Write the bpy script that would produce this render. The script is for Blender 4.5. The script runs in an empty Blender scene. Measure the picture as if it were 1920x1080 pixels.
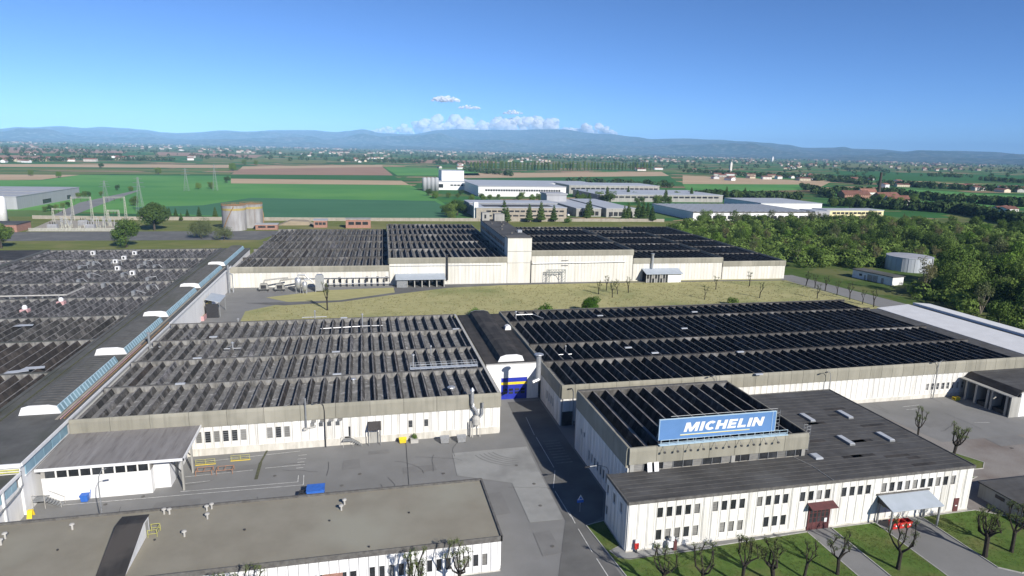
import bpy, math, random
from mathutils import Vector, Matrix
random.seed(7)
C = bpy.context.scene.collection
SC = bpy.context.scene

# ------------------------------------------------------------------ camera
FPX, CX, CY, CAMH = 1212.0, 960.0, 540.0, 57.0
def _ray(px, py): return Vector((px-CX, -(py-CY), -FPX))
_y = _ray(675, 272).normalized()
_x = _ray(6250, 402); _x = (_x - _y*_x.dot(_y)).normalized()
_z = _x.cross(_y)
ROT = Matrix((_x, _y, _z))            # camera -> world
cam_d = bpy.data.cameras.new('camera'); cam = bpy.data.objects.new('camera', cam_d); C.objects.link(cam)
cam.matrix_world = Matrix.Translation((0, 0, CAMH)) @ ROT.to_4x4()
cam_d.sensor_width = 36; cam_d.lens = 36*FPX/1920
cam_d.clip_start = 1; cam_d.clip_end = 200000
SC.camera = cam
SC.render.resolution_x, SC.render.resolution_y = 1024, 576

# ------------------------------------------------------------------ light
SUN = Vector((0.69, -1.58, 1.0)).normalized()
w = bpy.data.worlds.new('World'); SC.world = w; w.use_nodes = True
nt = w.node_tree; nt.nodes.clear()
sky = nt.nodes.new('ShaderNodeTexSky'); sky.sky_type = 'NISHITA'; sky.sun_disc = False
sky.sun_elevation = math.asin(SUN.z); sky.sun_rotation = math.atan2(SUN.x, SUN.y)
sky.altitude = 60; sky.air_density = 0.48; sky.dust_density = 0.0; sky.ozone_density = 9.0
bg = nt.nodes.new('ShaderNodeBackground'); bg.inputs['Strength'].default_value = 0.1
wo = nt.nodes.new('ShaderNodeOutputWorld')
nt.links.new(sky.outputs[0], bg.inputs[0]); nt.links.new(bg.outputs[0], wo.inputs[0])
sl = bpy.data.lights.new('sun', 'SUN'); sl.energy = 5.0; sl.angle = math.radians(0.5); sl.color = (1, 0.95, 0.87)
so = bpy.data.objects.new('sun', sl); C.objects.link(so); so.location = (60, -120, 200)
so.rotation_euler = (-SUN).to_track_quat('-Z', 'Y').to_euler()
SC.view_settings.view_transform = 'Standard'; SC.view_settings.look = 'None'
SC.view_settings.exposure = 0.56; SC.view_settings.gamma = 1.0
SC.cycles.max_bounces = 5; SC.cycles.diffuse_bounces = 3; SC.cycles.glossy_bounces = 2
SC.cycles.transparent_max_bounces = 6; SC.cycles.volume_bounces = 0
SC.cycles.use_denoising = True

# ------------------------------------------------------------------ helpers
def P(px, py, z=0.0):
    """ground (or height z) point under a photo pixel"""
    d = ROT @ _ray(px, py); t = (z-CAMH)/d.z
    return Vector((d.x*t, d.y*t, z))
def PY(px, py, Y):
    d = ROT @ _ray(px, py); t = Y/d.y
    return Vector((d.x*t, Y, CAMH+d.z*t))
def PD(px, py, D):
    d = ROT @ _ray(px, py); t = D/math.hypot(d.x, d.y)
    return Vector((d.x*t, d.y*t, CAMH+d.z*t))

ORG = {}
def tag(o, label=None, cat=None, group=None, kind=None):
    if label: o['label'] = label
    if cat: o['category'] = cat
    if group: o['group'] = group
    if kind: o['kind'] = kind
    return o
def thing(name, label, cat, loc=(0, 0, 0), rot=0.0, group=None):
    o = bpy.data.objects.new(name, None); C.objects.link(o)
    o.location = loc; o.rotation_euler = (0, 0, rot); o.empty_display_size = 0.5
    ORG[o.name] = Vector(loc)
    return tag(o, label, cat, group)

class MB:
    def __init__(s): s.v = []; s.f = []; s.sm = False
    def poly(s, pts):
        n = len(s.v); s.v += [tuple(p) for p in pts]; s.f.append(tuple(range(n, n+len(pts)))); return s
    def box(s, x0, x1, y0, y1, z0, z1):
        n = len(s.v)
        s.v += [(x0, y0, z0), (x1, y0, z0), (x1, y1, z0), (x0, y1, z0), (x0, y0, z1), (x1, y0, z1), (x1, y1, z1), (x0, y1, z1)]
        for q in ((0, 3, 2, 1), (4, 5, 6, 7), (0, 1, 5, 4), (1, 2, 6, 5), (2, 3, 7, 6), (3, 0, 4, 7)):
            s.f.append(tuple(n+i for i in q))
        return s
    def obox(s, c, ax, ay, az):
        """oriented box: centre + three half-axis vectors"""
        c, ax, ay, az = Vector(c), Vector(ax), Vector(ay), Vector(az); n = len(s.v)
        for k in (-1, 1):
            for a, b in ((-1, -1), (1, -1), (1, 1), (-1, 1)):
                s.v.append(tuple(c+ax*a+ay*b+az*k))
        for q in ((0, 3, 2, 1), (4, 5, 6, 7), (0, 1, 5, 4), (1, 2, 6, 5), (2, 3, 7, 6), (3, 0, 4, 7)):
            s.f.append(tuple(n+i for i in q))
        return s
    def prism(s, pts, d):
        """polygon pts (list of 3d, counter-clockwise seen from +d side) extruded by -d"""
        d = Vector(d); n = len(s.v); k = len(pts)
        s.v += [tuple(p) for p in pts] + [tuple(Vector(p)-d) for p in pts]
        s.f.append(tuple(range(n, n+k))); s.f.append(tuple(range(n+2*k-1, n+k-1, -1)))
        for i in range(k):
            j = (i+1) % k; s.f.append((n+i, n+k+i, n+k+j, n+j))
        return s
    def tube(s, pts, rs, seg=6, cap=True):
        pts = [Vector(p) for p in pts]; base = len(s.v)
        if not hasattr(rs, '__len__'): rs = [rs]*len(pts)
        for i, p in enumerate(pts):
            t = (pts[min(i+1, len(pts)-1)]-pts[max(i-1, 0)]).normalized()
            a = t.orthogonal().normalized() if abs(t.z) < .99 else Vector((1, 0, 0))
            if abs(t.z) < .99: a = t.cross(Vector((0, 0, 1))).normalized()
            b = t.cross(a)
            for k in range(seg):
                th = 2*math.pi*k/seg; s.v.append(tuple(p+(a*math.cos(th)+b*math.sin(th))*rs[i]))
        for i in range(len(pts)-1):
            for k in range(seg):
                k2 = (k+1) % seg
                s.f.append((base+i*seg+k, base+i*seg+k2, base+(i+1)*seg+k2, base+(i+1)*seg+k))
        if cap:
            s.f.append(tuple(base+k for k in range(seg))[::-1]); e = base+(len(pts)-1)*seg
            s.f.append(tuple(e+k for k in range(seg)))
        return s
    def lathe(s, c, prof, seg=24):
        """prof: list of (r, z) bottom to top, about vertical axis through c"""
        c = Vector(c)
        base = len(s.v)
        for r, z in prof:
            for k in range(seg):
                th = 2*math.pi*k/seg; s.v.append((c.x+r*math.cos(th), c.y+r*math.sin(th), c.z+z))
        for i in range(len(prof)-1):
            for k in range(seg):
                k2 = (k+1) % seg
                s.f.append((base+i*seg+k, base+i*seg+k2, base+(i+1)*seg+k2, base+(i+1)*seg+k))
        s.f.append(tuple(base+k for k in range(seg))[::-1]); e = base+(len(prof)-1)*seg
        s.f.append(tuple(e+k for k in range(seg)))
        return s
    def mesh(s, name, mat, off=(0, 0, 0), smooth=False):
        m = bpy.data.meshes.new(name); o = Vector(off)
        m.from_pydata([(a-o.x, b-o.y, c-o.z) for a, b, c in s.v], [], s.f); m.update()
        if mat: m.materials.append(M[mat] if isinstance(mat, str) else mat)
        if smooth:
            for p in m.polygons: p.use_smooth = True
        return m

def org(p): return ORG.get(p.name, Vector((0, 0, 0)))
def part(parent, name, mb, mat, smooth=False, kind=None, label=None):
    """mesh in world coordinates, re-based on its thing's origin"""
    off = org(parent) if parent else Vector((0, 0, 0))
    o = bpy.data.objects.new(name, mb.mesh(name, mat, off, smooth)); C.objects.link(o)
    if parent: o.parent = parent; ORG[o.name] = off
    if kind: o['kind'] = kind
    if label: o['label'] = label
    return o
def piece(parent, name, mesh, loc, rot=0.0, scale=(1, 1, 1)):
    o = bpy.data.objects.new(name, mesh); C.objects.link(o); o.parent = parent
    o.location = Vector(loc)-org(parent); o.rotation_euler = (0, 0, rot); o.scale = scale
    ORG[o.name] = Vector(loc)
    return o
def solo(name, mb, mat, label, cat, group=None, smooth=False, kind=None):
    """one-mesh thing, origin at its base centre"""
    xs = [v[0] for v in mb.v]; ys = [v[1] for v in mb.v]; zs = [v[2] for v in mb.v]
    off = Vector(((min(xs)+max(xs))/2, (min(ys)+max(ys))/2, min(zs)))
    o = bpy.data.objects.new(name, mb.mesh(name, mat, off, smooth)); C.objects.link(o); o.location = off
    ORG[o.name] = off
    return tag(o, label, cat, group, kind)
def struct(name, mb, mat, kind='structure'):
    o = bpy.data.objects.new(name, mb.mesh(name, mat)); C.objects.link(o); o['kind'] = kind
    return o
def copy_tree(root, loc, rot=0.0, scale=1.0, label=None, group=None):
    r = root.copy(); C.objects.link(r); r.location = loc; r.rotation_euler = (0, 0, rot); r.scale = (scale,)*3
    ORG[r.name] = Vector(loc)
    if label: r['label'] = label
    if group: r['group'] = group
    for ch in root.children:
        c = ch.copy(); C.objects.link(c); c.parent = r
        for g in ch.children:
            d = g.copy(); C.objects.link(d); d.parent = c
    return r

# ------------------------------------------------------------------ materials
M = {}
def lin(c): return tuple((x/12.92 if x <= .04045 else ((x+.055)/1.055)**2.4) for x in c)
def mat(name, c1, c2=None, scale=1.0, stretch=(1, 1, 1), detail=4.0, contrast=(.35, .65), rough=.85, c3=None, scale3=.05,
        con3=(.45, .6), streak=None, bump=0.0, bscale=20., metal=0.0, rnd=0.0, spec=.3, island=False, sheet=None):
    m = bpy.data.materials.new(name); m.use_nodes = True; M[name] = m
    N, L = m.node_tree.nodes, m.node_tree.links
    b = N['Principled BSDF']; b.inputs['Roughness'].default_value = rough; b.inputs['Metallic'].default_value = metal
    b.inputs['Specular IOR Level'].default_value = spec
    geo = N.new('ShaderNodeNewGeometry')
    def noise(sc, st, det=4.0):
        mp = N.new('ShaderNodeMapping'); mp.inputs['Scale'].default_value = st
        L.new(geo.outputs['Position'], mp.inputs['Vector'])
        n = N.new('ShaderNodeTexNoise'); n.inputs['Scale'].default_value = sc; n.inputs['Detail'].default_value = det
        n.inputs['Roughness'].default_value = .6
        L.new(mp.outputs[0], n.inputs['Vector']); return n.outputs['Fac']
    def ramp(src, lo, hi):
        r = N.new('ShaderNodeMapRange'); r.inputs[1].default_value = lo; r.inputs[2].default_value = hi
        L.new(src, r.inputs[0]); return r.outputs[0]
    def mix(a, bb, fac, mode='MIX'):
        x = N.new('ShaderNodeMix'); x.data_type = 'RGBA'; x.blend_type = mode
        for sock, v in ((x.inputs[6], a), (x.inputs[7], bb)):
            if isinstance(v, tuple): sock.default_value = (*v, 1)
            else: L.new(v, sock)
        if isinstance(fac, float): x.inputs[0].default_value = fac
        else: L.new(fac, x.inputs[0])
        return x.outputs[2]
    col = c1
    if c2: col = mix(c1, c2, ramp(noise(scale, stretch, detail), *contrast))
    if c3: col = mix(col, c3, ramp(noise(scale3, (1, 1, 1), 3.0), *con3))
    if streak:
        sc_, amt, scol = streak[:3]; st = streak[3] if len(streak) > 3 else (1, 1, .06)
        f = ramp(noise(sc_, st, 5.0), .5, .72)
        mu = N.new('ShaderNodeMath'); mu.operation = 'MULTIPLY'; mu.inputs[1].default_value = amt; L.new(f, mu.inputs[0])
        col = mix(col, scol, mu.outputs[0])
    if rnd:
        if island: src = geo.outputs['Random Per Island']
        else: src = N.new('ShaderNodeObjectInfo').outputs['Random']
        r = N.new('ShaderNodeMapRange'); r.inputs[3].default_value = 1-rnd; r.inputs[4].default_value = 1+rnd*.6
        L.new(src, r.inputs[0])
        cr = N.new('ShaderNodeCombineColor'); 
        for i in range(3): L.new(r.outputs[0], cr.inputs[i])
        col = mix(col, cr.outputs[0], 1.0, 'MULTIPLY')
    if sheet:   # cladding laid in separate sheets along Y, each weathered its own way
        ln, lo, hi = sheet; sx_ = N.new('ShaderNodeSeparateXYZ'); L.new(geo.outputs['Position'], sx_.inputs[0])
        dv = N.new('ShaderNodeMath'); dv.operation = 'DIVIDE'; dv.inputs[1].default_value = ln; L.new(sx_.outputs[1], dv.inputs[0])
        fl = N.new('ShaderNodeMath'); fl.operation = 'FLOOR'; L.new(dv.outputs[0], fl.inputs[0])
        ad = N.new('ShaderNodeMath'); ad.operation = 'MULTIPLY_ADD'; ad.inputs[1].default_value = 917.0
        L.new(N.new('ShaderNodeObjectInfo').outputs['Random'], ad.inputs[0]); L.new(fl.outputs[0], ad.inputs[2])
        wn = N.new('ShaderNodeTexWhiteNoise'); wn.noise_dimensions = '1D'; L.new(ad.outputs[0], wn.inputs['W'])
        pw = N.new('ShaderNodeMath'); pw.operation = 'POWER'; pw.inputs[1].default_value = 2.0; L.new(wn.outputs['Value'], pw.inputs[0])
        r = N.new('ShaderNodeMapRange'); r.inputs[3].default_value = lo; r.inputs[4].default_value = hi; L.new(pw.outputs[0], r.inputs[0])
        cr = N.new('ShaderNodeCombineColor')
        for i in range(3): L.new(r.outputs[0], cr.inputs[i])
        col = mix(col, cr.outputs[0], 1.0, 'MULTIPLY')
    if isinstance(col, tuple): b.inputs['Base Color'].default_value = (*col, 1)
    else: L.new(col, b.inputs['Base Color'])
    if bump:
        bp = N.new('ShaderNodeBump'); bp.inputs['Strength'].default_value = bump; bp.inputs['Distance'].default_value = .1
        L.new(noise(bscale, (1, 1, 1), 3.0), bp.inputs['Height']); L.new(bp.outputs[0], b.inputs['Normal'])
    return m
def foliage(name, dark, light, trans=.25):
    m = bpy.data.materials.new(name); m.use_nodes = True; M[name] = m
    N, L = m.node_tree.nodes, m.node_tree.links; N.clear()
    out = N.new('ShaderNodeOutputMaterial'); geo = N.new('ShaderNodeNewGeometry'); oi = N.new('ShaderNodeObjectInfo')
    mx = N.new('ShaderNodeMix'); mx.data_type = 'RGBA'
    mx.inputs[6].default_value = (*dark, 1); mx.inputs[7].default_value = (*light, 1)
    a = N.new('ShaderNodeMath'); a.operation = 'MULTIPLY_ADD'; a.inputs[1].default_value = .45
    L.new(geo.outputs['Random Per Island'], a.inputs[0])
    b = N.new('ShaderNodeMath'); b.operation = 'MULTIPLY'; b.inputs[1].default_value = .55; L.new(oi.outputs['Random'], b.inputs[0])
    L.new(b.outputs[0], a.inputs[2]); L.new(a.outputs[0], mx.inputs[0])
    d = N.new('ShaderNodeBsdfDiffuse'); t = N.new('ShaderNodeBsdfTranslucent'); s = N.new('ShaderNodeMixShader'); s.inputs[0].default_value = trans
    L.new(mx.outputs[2], d.inputs[0]); L.new(mx.outputs[2], t.inputs[0])
    L.new(d.outputs[0], s.inputs[1]); L.new(t.outputs[0], s.inputs[2]); L.new(s.outputs[0], out.inputs[0])

mat('panel_white', (.69, .68, .645), (.60, .585, .54), .7, (1, 1, .12), contrast=(.45, .7), streak=(2.2, .5, (.36, .34, .29)), rnd=.10, bump=.15, bscale=8)
mat('panel_clean', (.70, .70, .70), (.62, .62, .62), .5, (1, 1, .2), contrast=(.45, .7), streak=(2.0, .3, (.45, .44, .41)), rnd=.05)
mat('wall_core', (.30, .29, .27), (.22, .21, .20), .5, rough=.9)
mat('plinth', (.58, .56, .51), (.44, .42, .37), .6, (1, 1, .4), streak=(1.5, .5, (.28, .27, .22)))
mat('rear_white', (.62, .605, .555), (.52, .50, .445), .5, (1, 1, .1), contrast=(.4, .7), streak=(1.1, .4, (.40, .38, .32)), bump=.1)
mat('fascia', (.265, .252, .205), (.215, .205, .165), .35, (1, 1, .3), contrast=(.35, .7), streak=(1.0, .4, (.13, .125, .10)), rnd=.10, c3=(.30, .285, .235), scale3=.12, con3=(.52, .7), bump=.15, bscale=5)
mat('coping', (.13, .125, .115), (.08, .075, .07), 1.5)
mat('ridge', (.088, .083, .079), (.040, .038, .036), 1.3, contrast=(.35, .68), c3=(.16, .155, .15), scale3=.9, con3=(.56, .78), streak=(.9, .4, (.17, .165, .16), (1, .3, 1)), rnd=.3, sheet=(1.25, .55, 1.7), bump=.5, bscale=9, rough=.95, spec=.15)
mat('ridge_dark', (.052, .049, .048), (.027, .025, .025), 1.1, contrast=(.35, .7), c3=(.10, .096, .092), scale3=.6, con3=(.56, .8), rnd=.35, sheet=(1.25, .6, 1.7), rough=.95, spec=.1)
mat('gutter_dark', (.105, .10, .095), (.045, .043, .041), .8, (1, 1, .35), contrast=(.38, .66), c3=(.22, .215, .21), scale3=.07, con3=(.56, .66), streak=(1.3, .7, (.035, .034, .033), (1, 1, .2)), rough=.95)
mat('cap_dark', (.17, .165, .16), (.08, .078, .075), .8, contrast=(.4, .65))
mat('ridge_pale', (.13, .126, .131), (.07, .068, .07), 1.4, contrast=(.35, .66), c3=(.22, .215, .22), scale3=.6, con3=(.52, .74), rnd=.3, sheet=(1.3, .5, 1.6), bump=.5, bscale=9, rough=.95, spec=.15)
mat('ridge_brown', (.062, .053, .048), (.030, .026, .024), 1.0, contrast=(.35, .7), rnd=.3, sheet=(1.3, .7, 1.4), rough=.95, spec=.15)
mat('ridge_cap', (.20, .19, .18), (.09, .085, .08), .8, contrast=(.4, .65))
mat('trough', (.21, .206, .20), (.11, .108, .104), .9, (1, .5, 1), contrast=(.35, .68), c3=(.36, .355, .35), scale3=.75, con3=(.56, .72), streak=(1.6, .6, (.065, .064, .063), (1, .3, 1)), rough=.95)
mat('gutter_wall', (.25, .245, .235), (.12, .117, .11), 1.1, (1, 1, .25), contrast=(.38, .66), streak=(1.0, .85, (.045, .043, .04), (1, 1, .2)), rough=.95)
mat('roof_bitumen', (.076, .074, .072), (.05, .049, .048), .35, (1, 1, 1), c3=(.085, .085, .085), scale3=.14, con3=(.5, .65), streak=(.6, .55, (.028, .028, .03), (.15, 2, 1)), rough=.9, bump=.2)
mat('roof_spine', (.105, .105, .10), (.075, .074, .07), .3, c3=(.06, .065, .05), scale3=.08, con3=(.5, .7), streak=(.6, .35, (.05, .05, .045), (2, .12, 1)), rough=.9)
mat('roof_dark', (.040, .038, .037), (.025, .024, .024), .5, (2, .15, 1), c3=(.055, .05, .047), scale3=.2, rough=.9, spec=.2)
mat('roof_gravel', (.25, .232, .185), (.215, .197, .155), .22, c3=(.27, .26, .21), scale3=.06, con3=(.5, .68), detail=8, streak=(9., .22, (.15, .137, .108), (1, 1, 1)), rough=.95, bump=.4, bscale=12)
mat('roof_streak', (.24, .23, .225), (.165, .155, .15), .5, (1.2, .12, 1), contrast=(.35, .65), streak=(1.6, .7, (.10, .09, .085), (1, .12, 1)), c3=(.20, .19, .185), scale3=.2, rough=.9)
mat('roof_light', (.40, .42, .45), (.33, .35, .38), .4, (.3, 2, 1), rough=.6)
mat('roof_white', (.60, .605, .61), (.54, .545, .55), .3, rough=.7)
mat('roof_tile', (.22, .105, .075), (.15, .07, .055), .2, rnd=.3, rough=.9)
mat('white', (.70, .70, .70), (.62, .62, .615), .8, rough=.6)
mat('render_cream', (.62, .55, .42), (.55, .48, .36), .3, rnd=.25)
mat('render_pale', (.68, .65, .60), (.58, .55, .5), .3, rnd=.3)
mat('render_yellow', (.66, .60, .36), (.58, .52, .3), .3)
mat('brick_red', (.33, .185, .14), (.25, .135, .10), 1.5, streak=(.8, .3, (.18, .11, .09)))
mat('concrete', (.34, .335, .31), (.25, .245, .225), .5, (1, 1, .3), streak=(1.0, .5, (.17, .165, .15)))
mat('concrete_tan', (.33, .30, .25), (.26, .235, .19), .4, streak=(.8, .35, (.19, .17, .14)))
mat('grey_clad', (.34, .345, .36), (.30, .305, .32), .3, (1, 1, .05), rough=.6)
mat('steel', (.30, .31, .32), (.22, .23, .24), 2.0, rough=.5, metal=.4)
mat('galv', (.50, .51, .52), (.40, .41, .42), 3.0, rough=.4, metal=.6)
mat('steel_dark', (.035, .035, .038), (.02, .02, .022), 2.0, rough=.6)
mat('lattice', (.42, .42, .36), (.32, .32, .27), 1.0, rough=.7)
mat('lattice_far', (.20, .22, .22), rough=.7)
mat('glass_dark', (.020, .022, .025), (.04, .042, .045), .9, rough=.25, spec=.5, rnd=.4)
mat('glass_blind', (.22, .215, .20), (.15, .147, .14), 1.2, (1, 1, 6), rough=.45, rnd=.35)
mat('glass_teal', (.20, .31, .34), (.15, .24, .27), .8, rough=.3, rnd=.2)
mat('glass_blue', (.23, .36, .44), (.17, .29, .36), .4, rough=.35, rnd=.15)
mat('win_frame', (.55, .55, .53), rough=.6)
mat('red', (.55, .035, .03), (.42, .03, .025), 3., rough=.5)
mat('maroon', (.115, .042, .042), (.075, .03, .03), 1.5, rough=.6)
mat('pink', (.55, .33, .34), (.42, .25, .25), 1.5, rough=.8)
mat('blue', (.035, .14, .52), (.03, .11, .4), 1.5, rough=.5)
mat('door_blue', (.02, .035, .36), (.018, .03, .28), .8, rough=.5)
mat('sign_blue', (.10, .205, .41), (.09, .19, .38), .6, rough=.5)
mat('sign_light', (.42, .55, .62), rough=.5)
mat('yellow', (.75, .55, .03), (.62, .45, .03), 2., rough=.6)
mat('lime', (.48, .46, .10), (.36, .35, .1), 2., rough=.7)
mat('orange', (.42, .20, .10), (.30, .14, .07), 2., rough=.8)
mat('ochre', (.36, .29, .10), (.28, .22, .08), 1., rough=.8)
mat('rust', (.30, .19, .09), (.20, .12, .06), 1.0, rough=.9)
mat('tank_grey', (.33, .33, .33), (.23, .22, .215), .25, (1, 1, .25), streak=(.5, .6, (.16, .13, .11), (1, 1, .05)), rough=.7)
mat('tank_pale', (.42, .455, .50), (.36, .39, .43), .3, (1, 1, .2), streak=(.5, .35, (.28, .30, .32)), rough=.6)
mat('awning', (.36, .40, .45), (.32, .36, .40), .5, rough=.6)
mat('asphalt', (.20, .199, .195), (.178, .177, .172), .25, detail=6, c3=(.155, .155, .15), scale3=.045, con3=(.5, .7), streak=(6., .2, (.12, .119, .115), (1, 1, 1)), rough=.95, bump=.15)
mat('asphalt_new', (.125, .124, .12), (.10, .099, .096), .3, c3=(.15, .148, .142), scale3=.08, con3=(.5, .68), streak=(5., .25, (.08, .079, .075), (1, 1, 1)), rough=.95)
mat('asphalt_worn', (.20, .18, .165), (.15, .125, .11), .22, c3=(.23, .215, .20), scale3=.05, con3=(.42, .62), streak=(4., .3, (.10, .085, .075), (1, 1, 1)), rough=.95)
mat('concrete_slab', (.275, .277, .268), (.245, .247, .238), .35, c3=(.19, .19, .184), scale3=.12, con3=(.5, .7), streak=(5., .15, (.17, .17, .165), (1, 1, 1)), rough=.95)
mat('kerb', (.42, .41, .38), (.33, .32, .3), 1.0)
mat('paint', (.62, .62, .60), (.33, .325, .31), 1.6, contrast=(.38, .7))
mat('moss', (.10, .105, .055), (.06, .06, .04), 2.0)
mat('lawn', (.095, .15, .036), (.065, .115, .026), .5, detail=6, c3=(.13, .14, .05), scale3=.12, con3=(.48, .66), streak=(3., .5, (.04, .065, .014), (1, 1, 1)), rough=1.0, bump=.6, bscale=6, spec=.1)
mat('lawn_dry', (.36, .335, .165), (.29, .28, .125), .22, (1, 2.2, 1), detail=7, c3=(.17, .20, .075), scale3=.022, con3=(.52, .70), streak=(.8, .55, (.42, .375, .23), (.5, 3, 1)), rough=1.0, bump=.5, bscale=4, spec=.1)
mat('grass_rough', (.15, .165, .05), (.105, .13, .035), .12, (.4, 2, 1), c3=(.21, .19, .085), scale3=.02, con3=(.5, .68), rough=1.0, bump=.5, bscale=3, spec=.1)
mat('scrub', (.075, .115, .03), (.045, .08, .018), .25, c3=(.12, .13, .05), scale3=.05, rough=1.0, spec=.1)
mat('field_green', (.088, .235, .062), (.065, .195, .052), .035, (.07, 1, 1), detail=7, contrast=(.3, .7), c3=(.12, .275, .07), scale3=.006, con3=(.42, .62), streak=(.012, .3, (.055, .165, .045), (1, 1, 1)), rough=1.0, spec=.1)
mat('field_blue', (0.062, 0.16, 0.082), (0.05, 0.137, 0.07), .035, (.07, 1, 1), detail=7, contrast=(.3, .7), streak=(.012, .35, (0.038, 0.103, 0.053), (1, 1, 1)), rough=1.0, spec=.1)
mat('field_deep', (0.045, 0.14, 0.038), (0.035, 0.11, 0.03), .035, (.07, 1, 1), detail=7, contrast=(.3, .7), streak=(.012, .35, (0.026, 0.083, 0.022), (1, 1, 1)), rough=1.0, spec=.1)
mat('field_olive', (0.16, 0.18, 0.06), (0.12, 0.15, 0.05), .035, (.07, 1, 1), detail=7, contrast=(.3, .7), streak=(.012, .35, (0.09, 0.112, 0.038), (1, 1, 1)), rough=1.0, spec=.1)
mat('field_tan', (0.46, 0.345, 0.225), (0.38, 0.28, 0.18), .035, (.07, 1, 1), detail=7, contrast=(.3, .7), streak=(.012, .35, (0.285, 0.21, 0.135), (1, 1, 1)), rough=1.0, spec=.1)
mat('field_brown', (0.33, 0.215, 0.15), (0.27, 0.175, 0.12), .035, (.07, 1, 1), detail=7, contrast=(.3, .7), streak=(.012, .35, (0.203, 0.131, 0.09), (1, 1, 1)), rough=1.0, spec=.1)
mat('bark', (.085, .07, .055), (.045, .038, .03), 3., rough=.95)
mat('bark_dark', (.04, .034, .027), (.024, .02, .016), 3., rough=.95)
foliage('leaf_mid', (.06, .11, .025), (.18, .25, .065))
foliage('leaf_dark', (.03, .065, .018), (.10, .15, .04))
foliage('leaf_bright', (.08, .16, .025), (.18, .27, .055))
foliage('leaf_grey', (.085, .11, .05), (.17, .19, .085))
foliage('leaf_far', (.028, .055, .022), (.075, .11, .04), .1)
foliage('leaf_shrub', (.045, .11, .015), (.09, .17, .025))
foliage('leaf_pollard', (.07, .10, .03), (.15, .18, .07))
foliage('leaf_olive', (.10, .10, .045), (.20, .19, .09))
mat('paint_worn', (.19, .187, .18), (.13, .129, .125), 1.2, contrast=(.35, .65))
mat('asphalt_patch', (.178, .176, .171), (.155, .153, .149), .4, streak=(5., .25, (.1, .1, .097), (1, 1, 1)), rough=.95)
mat('tyre_mark', (.165, .166, .16), (.20, .2, .195), .8, contrast=(.35, .65), rough=.95)
mat('earth', (.30, .25, .18), (.24, .2, .145), .2, rough=1.0)
mat('bark_pale', (.24, .215, .17), (.14, .125, .10), 2., rough=.95)
foliage('grass_blade', (.045, .085, .015), (.16, .19, .06), .2)
foliage('grass_dry', (.15, .15, .06), (.42, .37, .20), .2)
# ------------------------------------------------------------------ terrain
def ground_material():
    m = bpy.data.materials.new('plain'); m.use_nodes = True; M['plain'] = m
    N, L = m.node_tree.nodes, m.node_tree.links
    b = N['Principled BSDF']; b.inputs['Roughness'].default_value = 1; b.inputs['Specular IOR Level'].default_value = .1
    geo = N.new('ShaderNodeNewGeometry')
    mp = N.new('ShaderNodeMapping'); mp.inputs['Scale'].default_value = (1/420, 1/230, 0); mp.inputs['Rotation'].default_value = (0, 0, .12)
    L.new(geo.outputs['Position'], mp.inputs['Vector'])
    v = N.new('ShaderNodeTexVoronoi'); v.distance = 'CHEBYCHEV'; v.inputs['Randomness'].default_value = .75
    L.new(mp.outputs[0], v.inputs['Vector'])
    sp = N.new('ShaderNodeSeparateColor'); L.new(v.outputs['Color'], sp.inputs[0])
    r = N.new('ShaderNodeValToRGB'); r.color_ramp.interpolation = 'CONSTANT'
    els = [(0, (.040, .13, .035)), (.2, (.06, .15, .04)), (.36, (.09, .145, .045)), (.5, (.035, .11, .04)), (.64, (.13, .15, .05)), (.76, (.26, .18, .11)), (.86, (.05, .14, .03)), (.94, (.31, .22, .13))]
    cr = r.color_ramp
    while len(cr.elements) < len(els): cr.elements.new(.5)
    for e, (p, c) in zip(cr.elements, els): e.position = p; e.color = (*c, 1)
    L.new(sp.outputs[0], r.inputs[0])
    n = N.new('ShaderNodeTexNoise'); n.inputs['Scale'].default_value = .004; n.inputs['Detail'].default_value = 8
    L.new(geo.outputs['Position'], n.inputs['Vector'])
    mr = N.new('ShaderNodeMapRange'); mr.inputs[1].default_value = .35; mr.inputs[2].default_value = .7; mr.inputs[3].default_value = .75; mr.inputs[4].default_value = 1.25
    L.new(n.outputs['Fac'], mr.inputs[0])
    x = N.new('ShaderNodeMix'); x.data_type = 'RGBA'; x.blend_type = 'MULTIPLY'; x.inputs[0].default_value = 1
    cc = N.new('ShaderNodeCombineColor')
    for i in range(3): L.new(mr.outputs[0], cc.inputs[i])
    L.new(r.outputs[0], x.inputs[6]); L.new(cc.outputs[0], x.inputs[7]); L.new(x.outputs[2], b.inputs['Base Color'])
ground_material()
GB = 26000
struct('ground', MB().poly([(-GB, -3000, 0), (GB, -3000, 0), (GB, GB, 0), (-GB, GB, 0)]), 'plain')

def sheet(name, pts, mat_, z, kind='structure'):
    return struct(name, MB().poly([(p[0], p[1], z) for p in pts]), mat_, kind)
def fieldpx(px, mat_, z):
    return sheet('field', [P(*p) for p in px], mat_, z)
# fields beyond the works, corners read off the photograph and laid on the plain
fieldpx([(-260, 402), (60, 394), (480, 409), (700, 413), (838, 413), (850, 392), (800, 362), (768, 347), (433, 344), (433, 330), (150, 328), (78, 338), (-260, 338)], 'field_green', .05)
fieldpx([(270, 398), (480, 409), (838, 412), (838, 390), (815, 377), (470, 371), (380, 385), (250, 389)], 'field_blue', .09)
fieldpx([(-260, 338), (78, 337), (150, 328), (-200, 326)], 'field_tan', .12)
fieldpx([(433, 335), (753, 339), (768, 347), (433, 344)], 'field_tan', .13)
fieldpx([(433, 328), (737, 329), (753, 338), (433, 335)], 'field_deep', .10)
fieldpx([(450, 317), (717, 313), (737, 329), (433, 327)], 'field_brown', .14)
fieldpx([(455, 312), (717, 309), (717, 313), (450, 317)], 'field_tan', .11)
fieldpx([(-200, 321), (430, 324), (436, 327), (-200, 325)], 'field_olive', .10)
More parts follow.
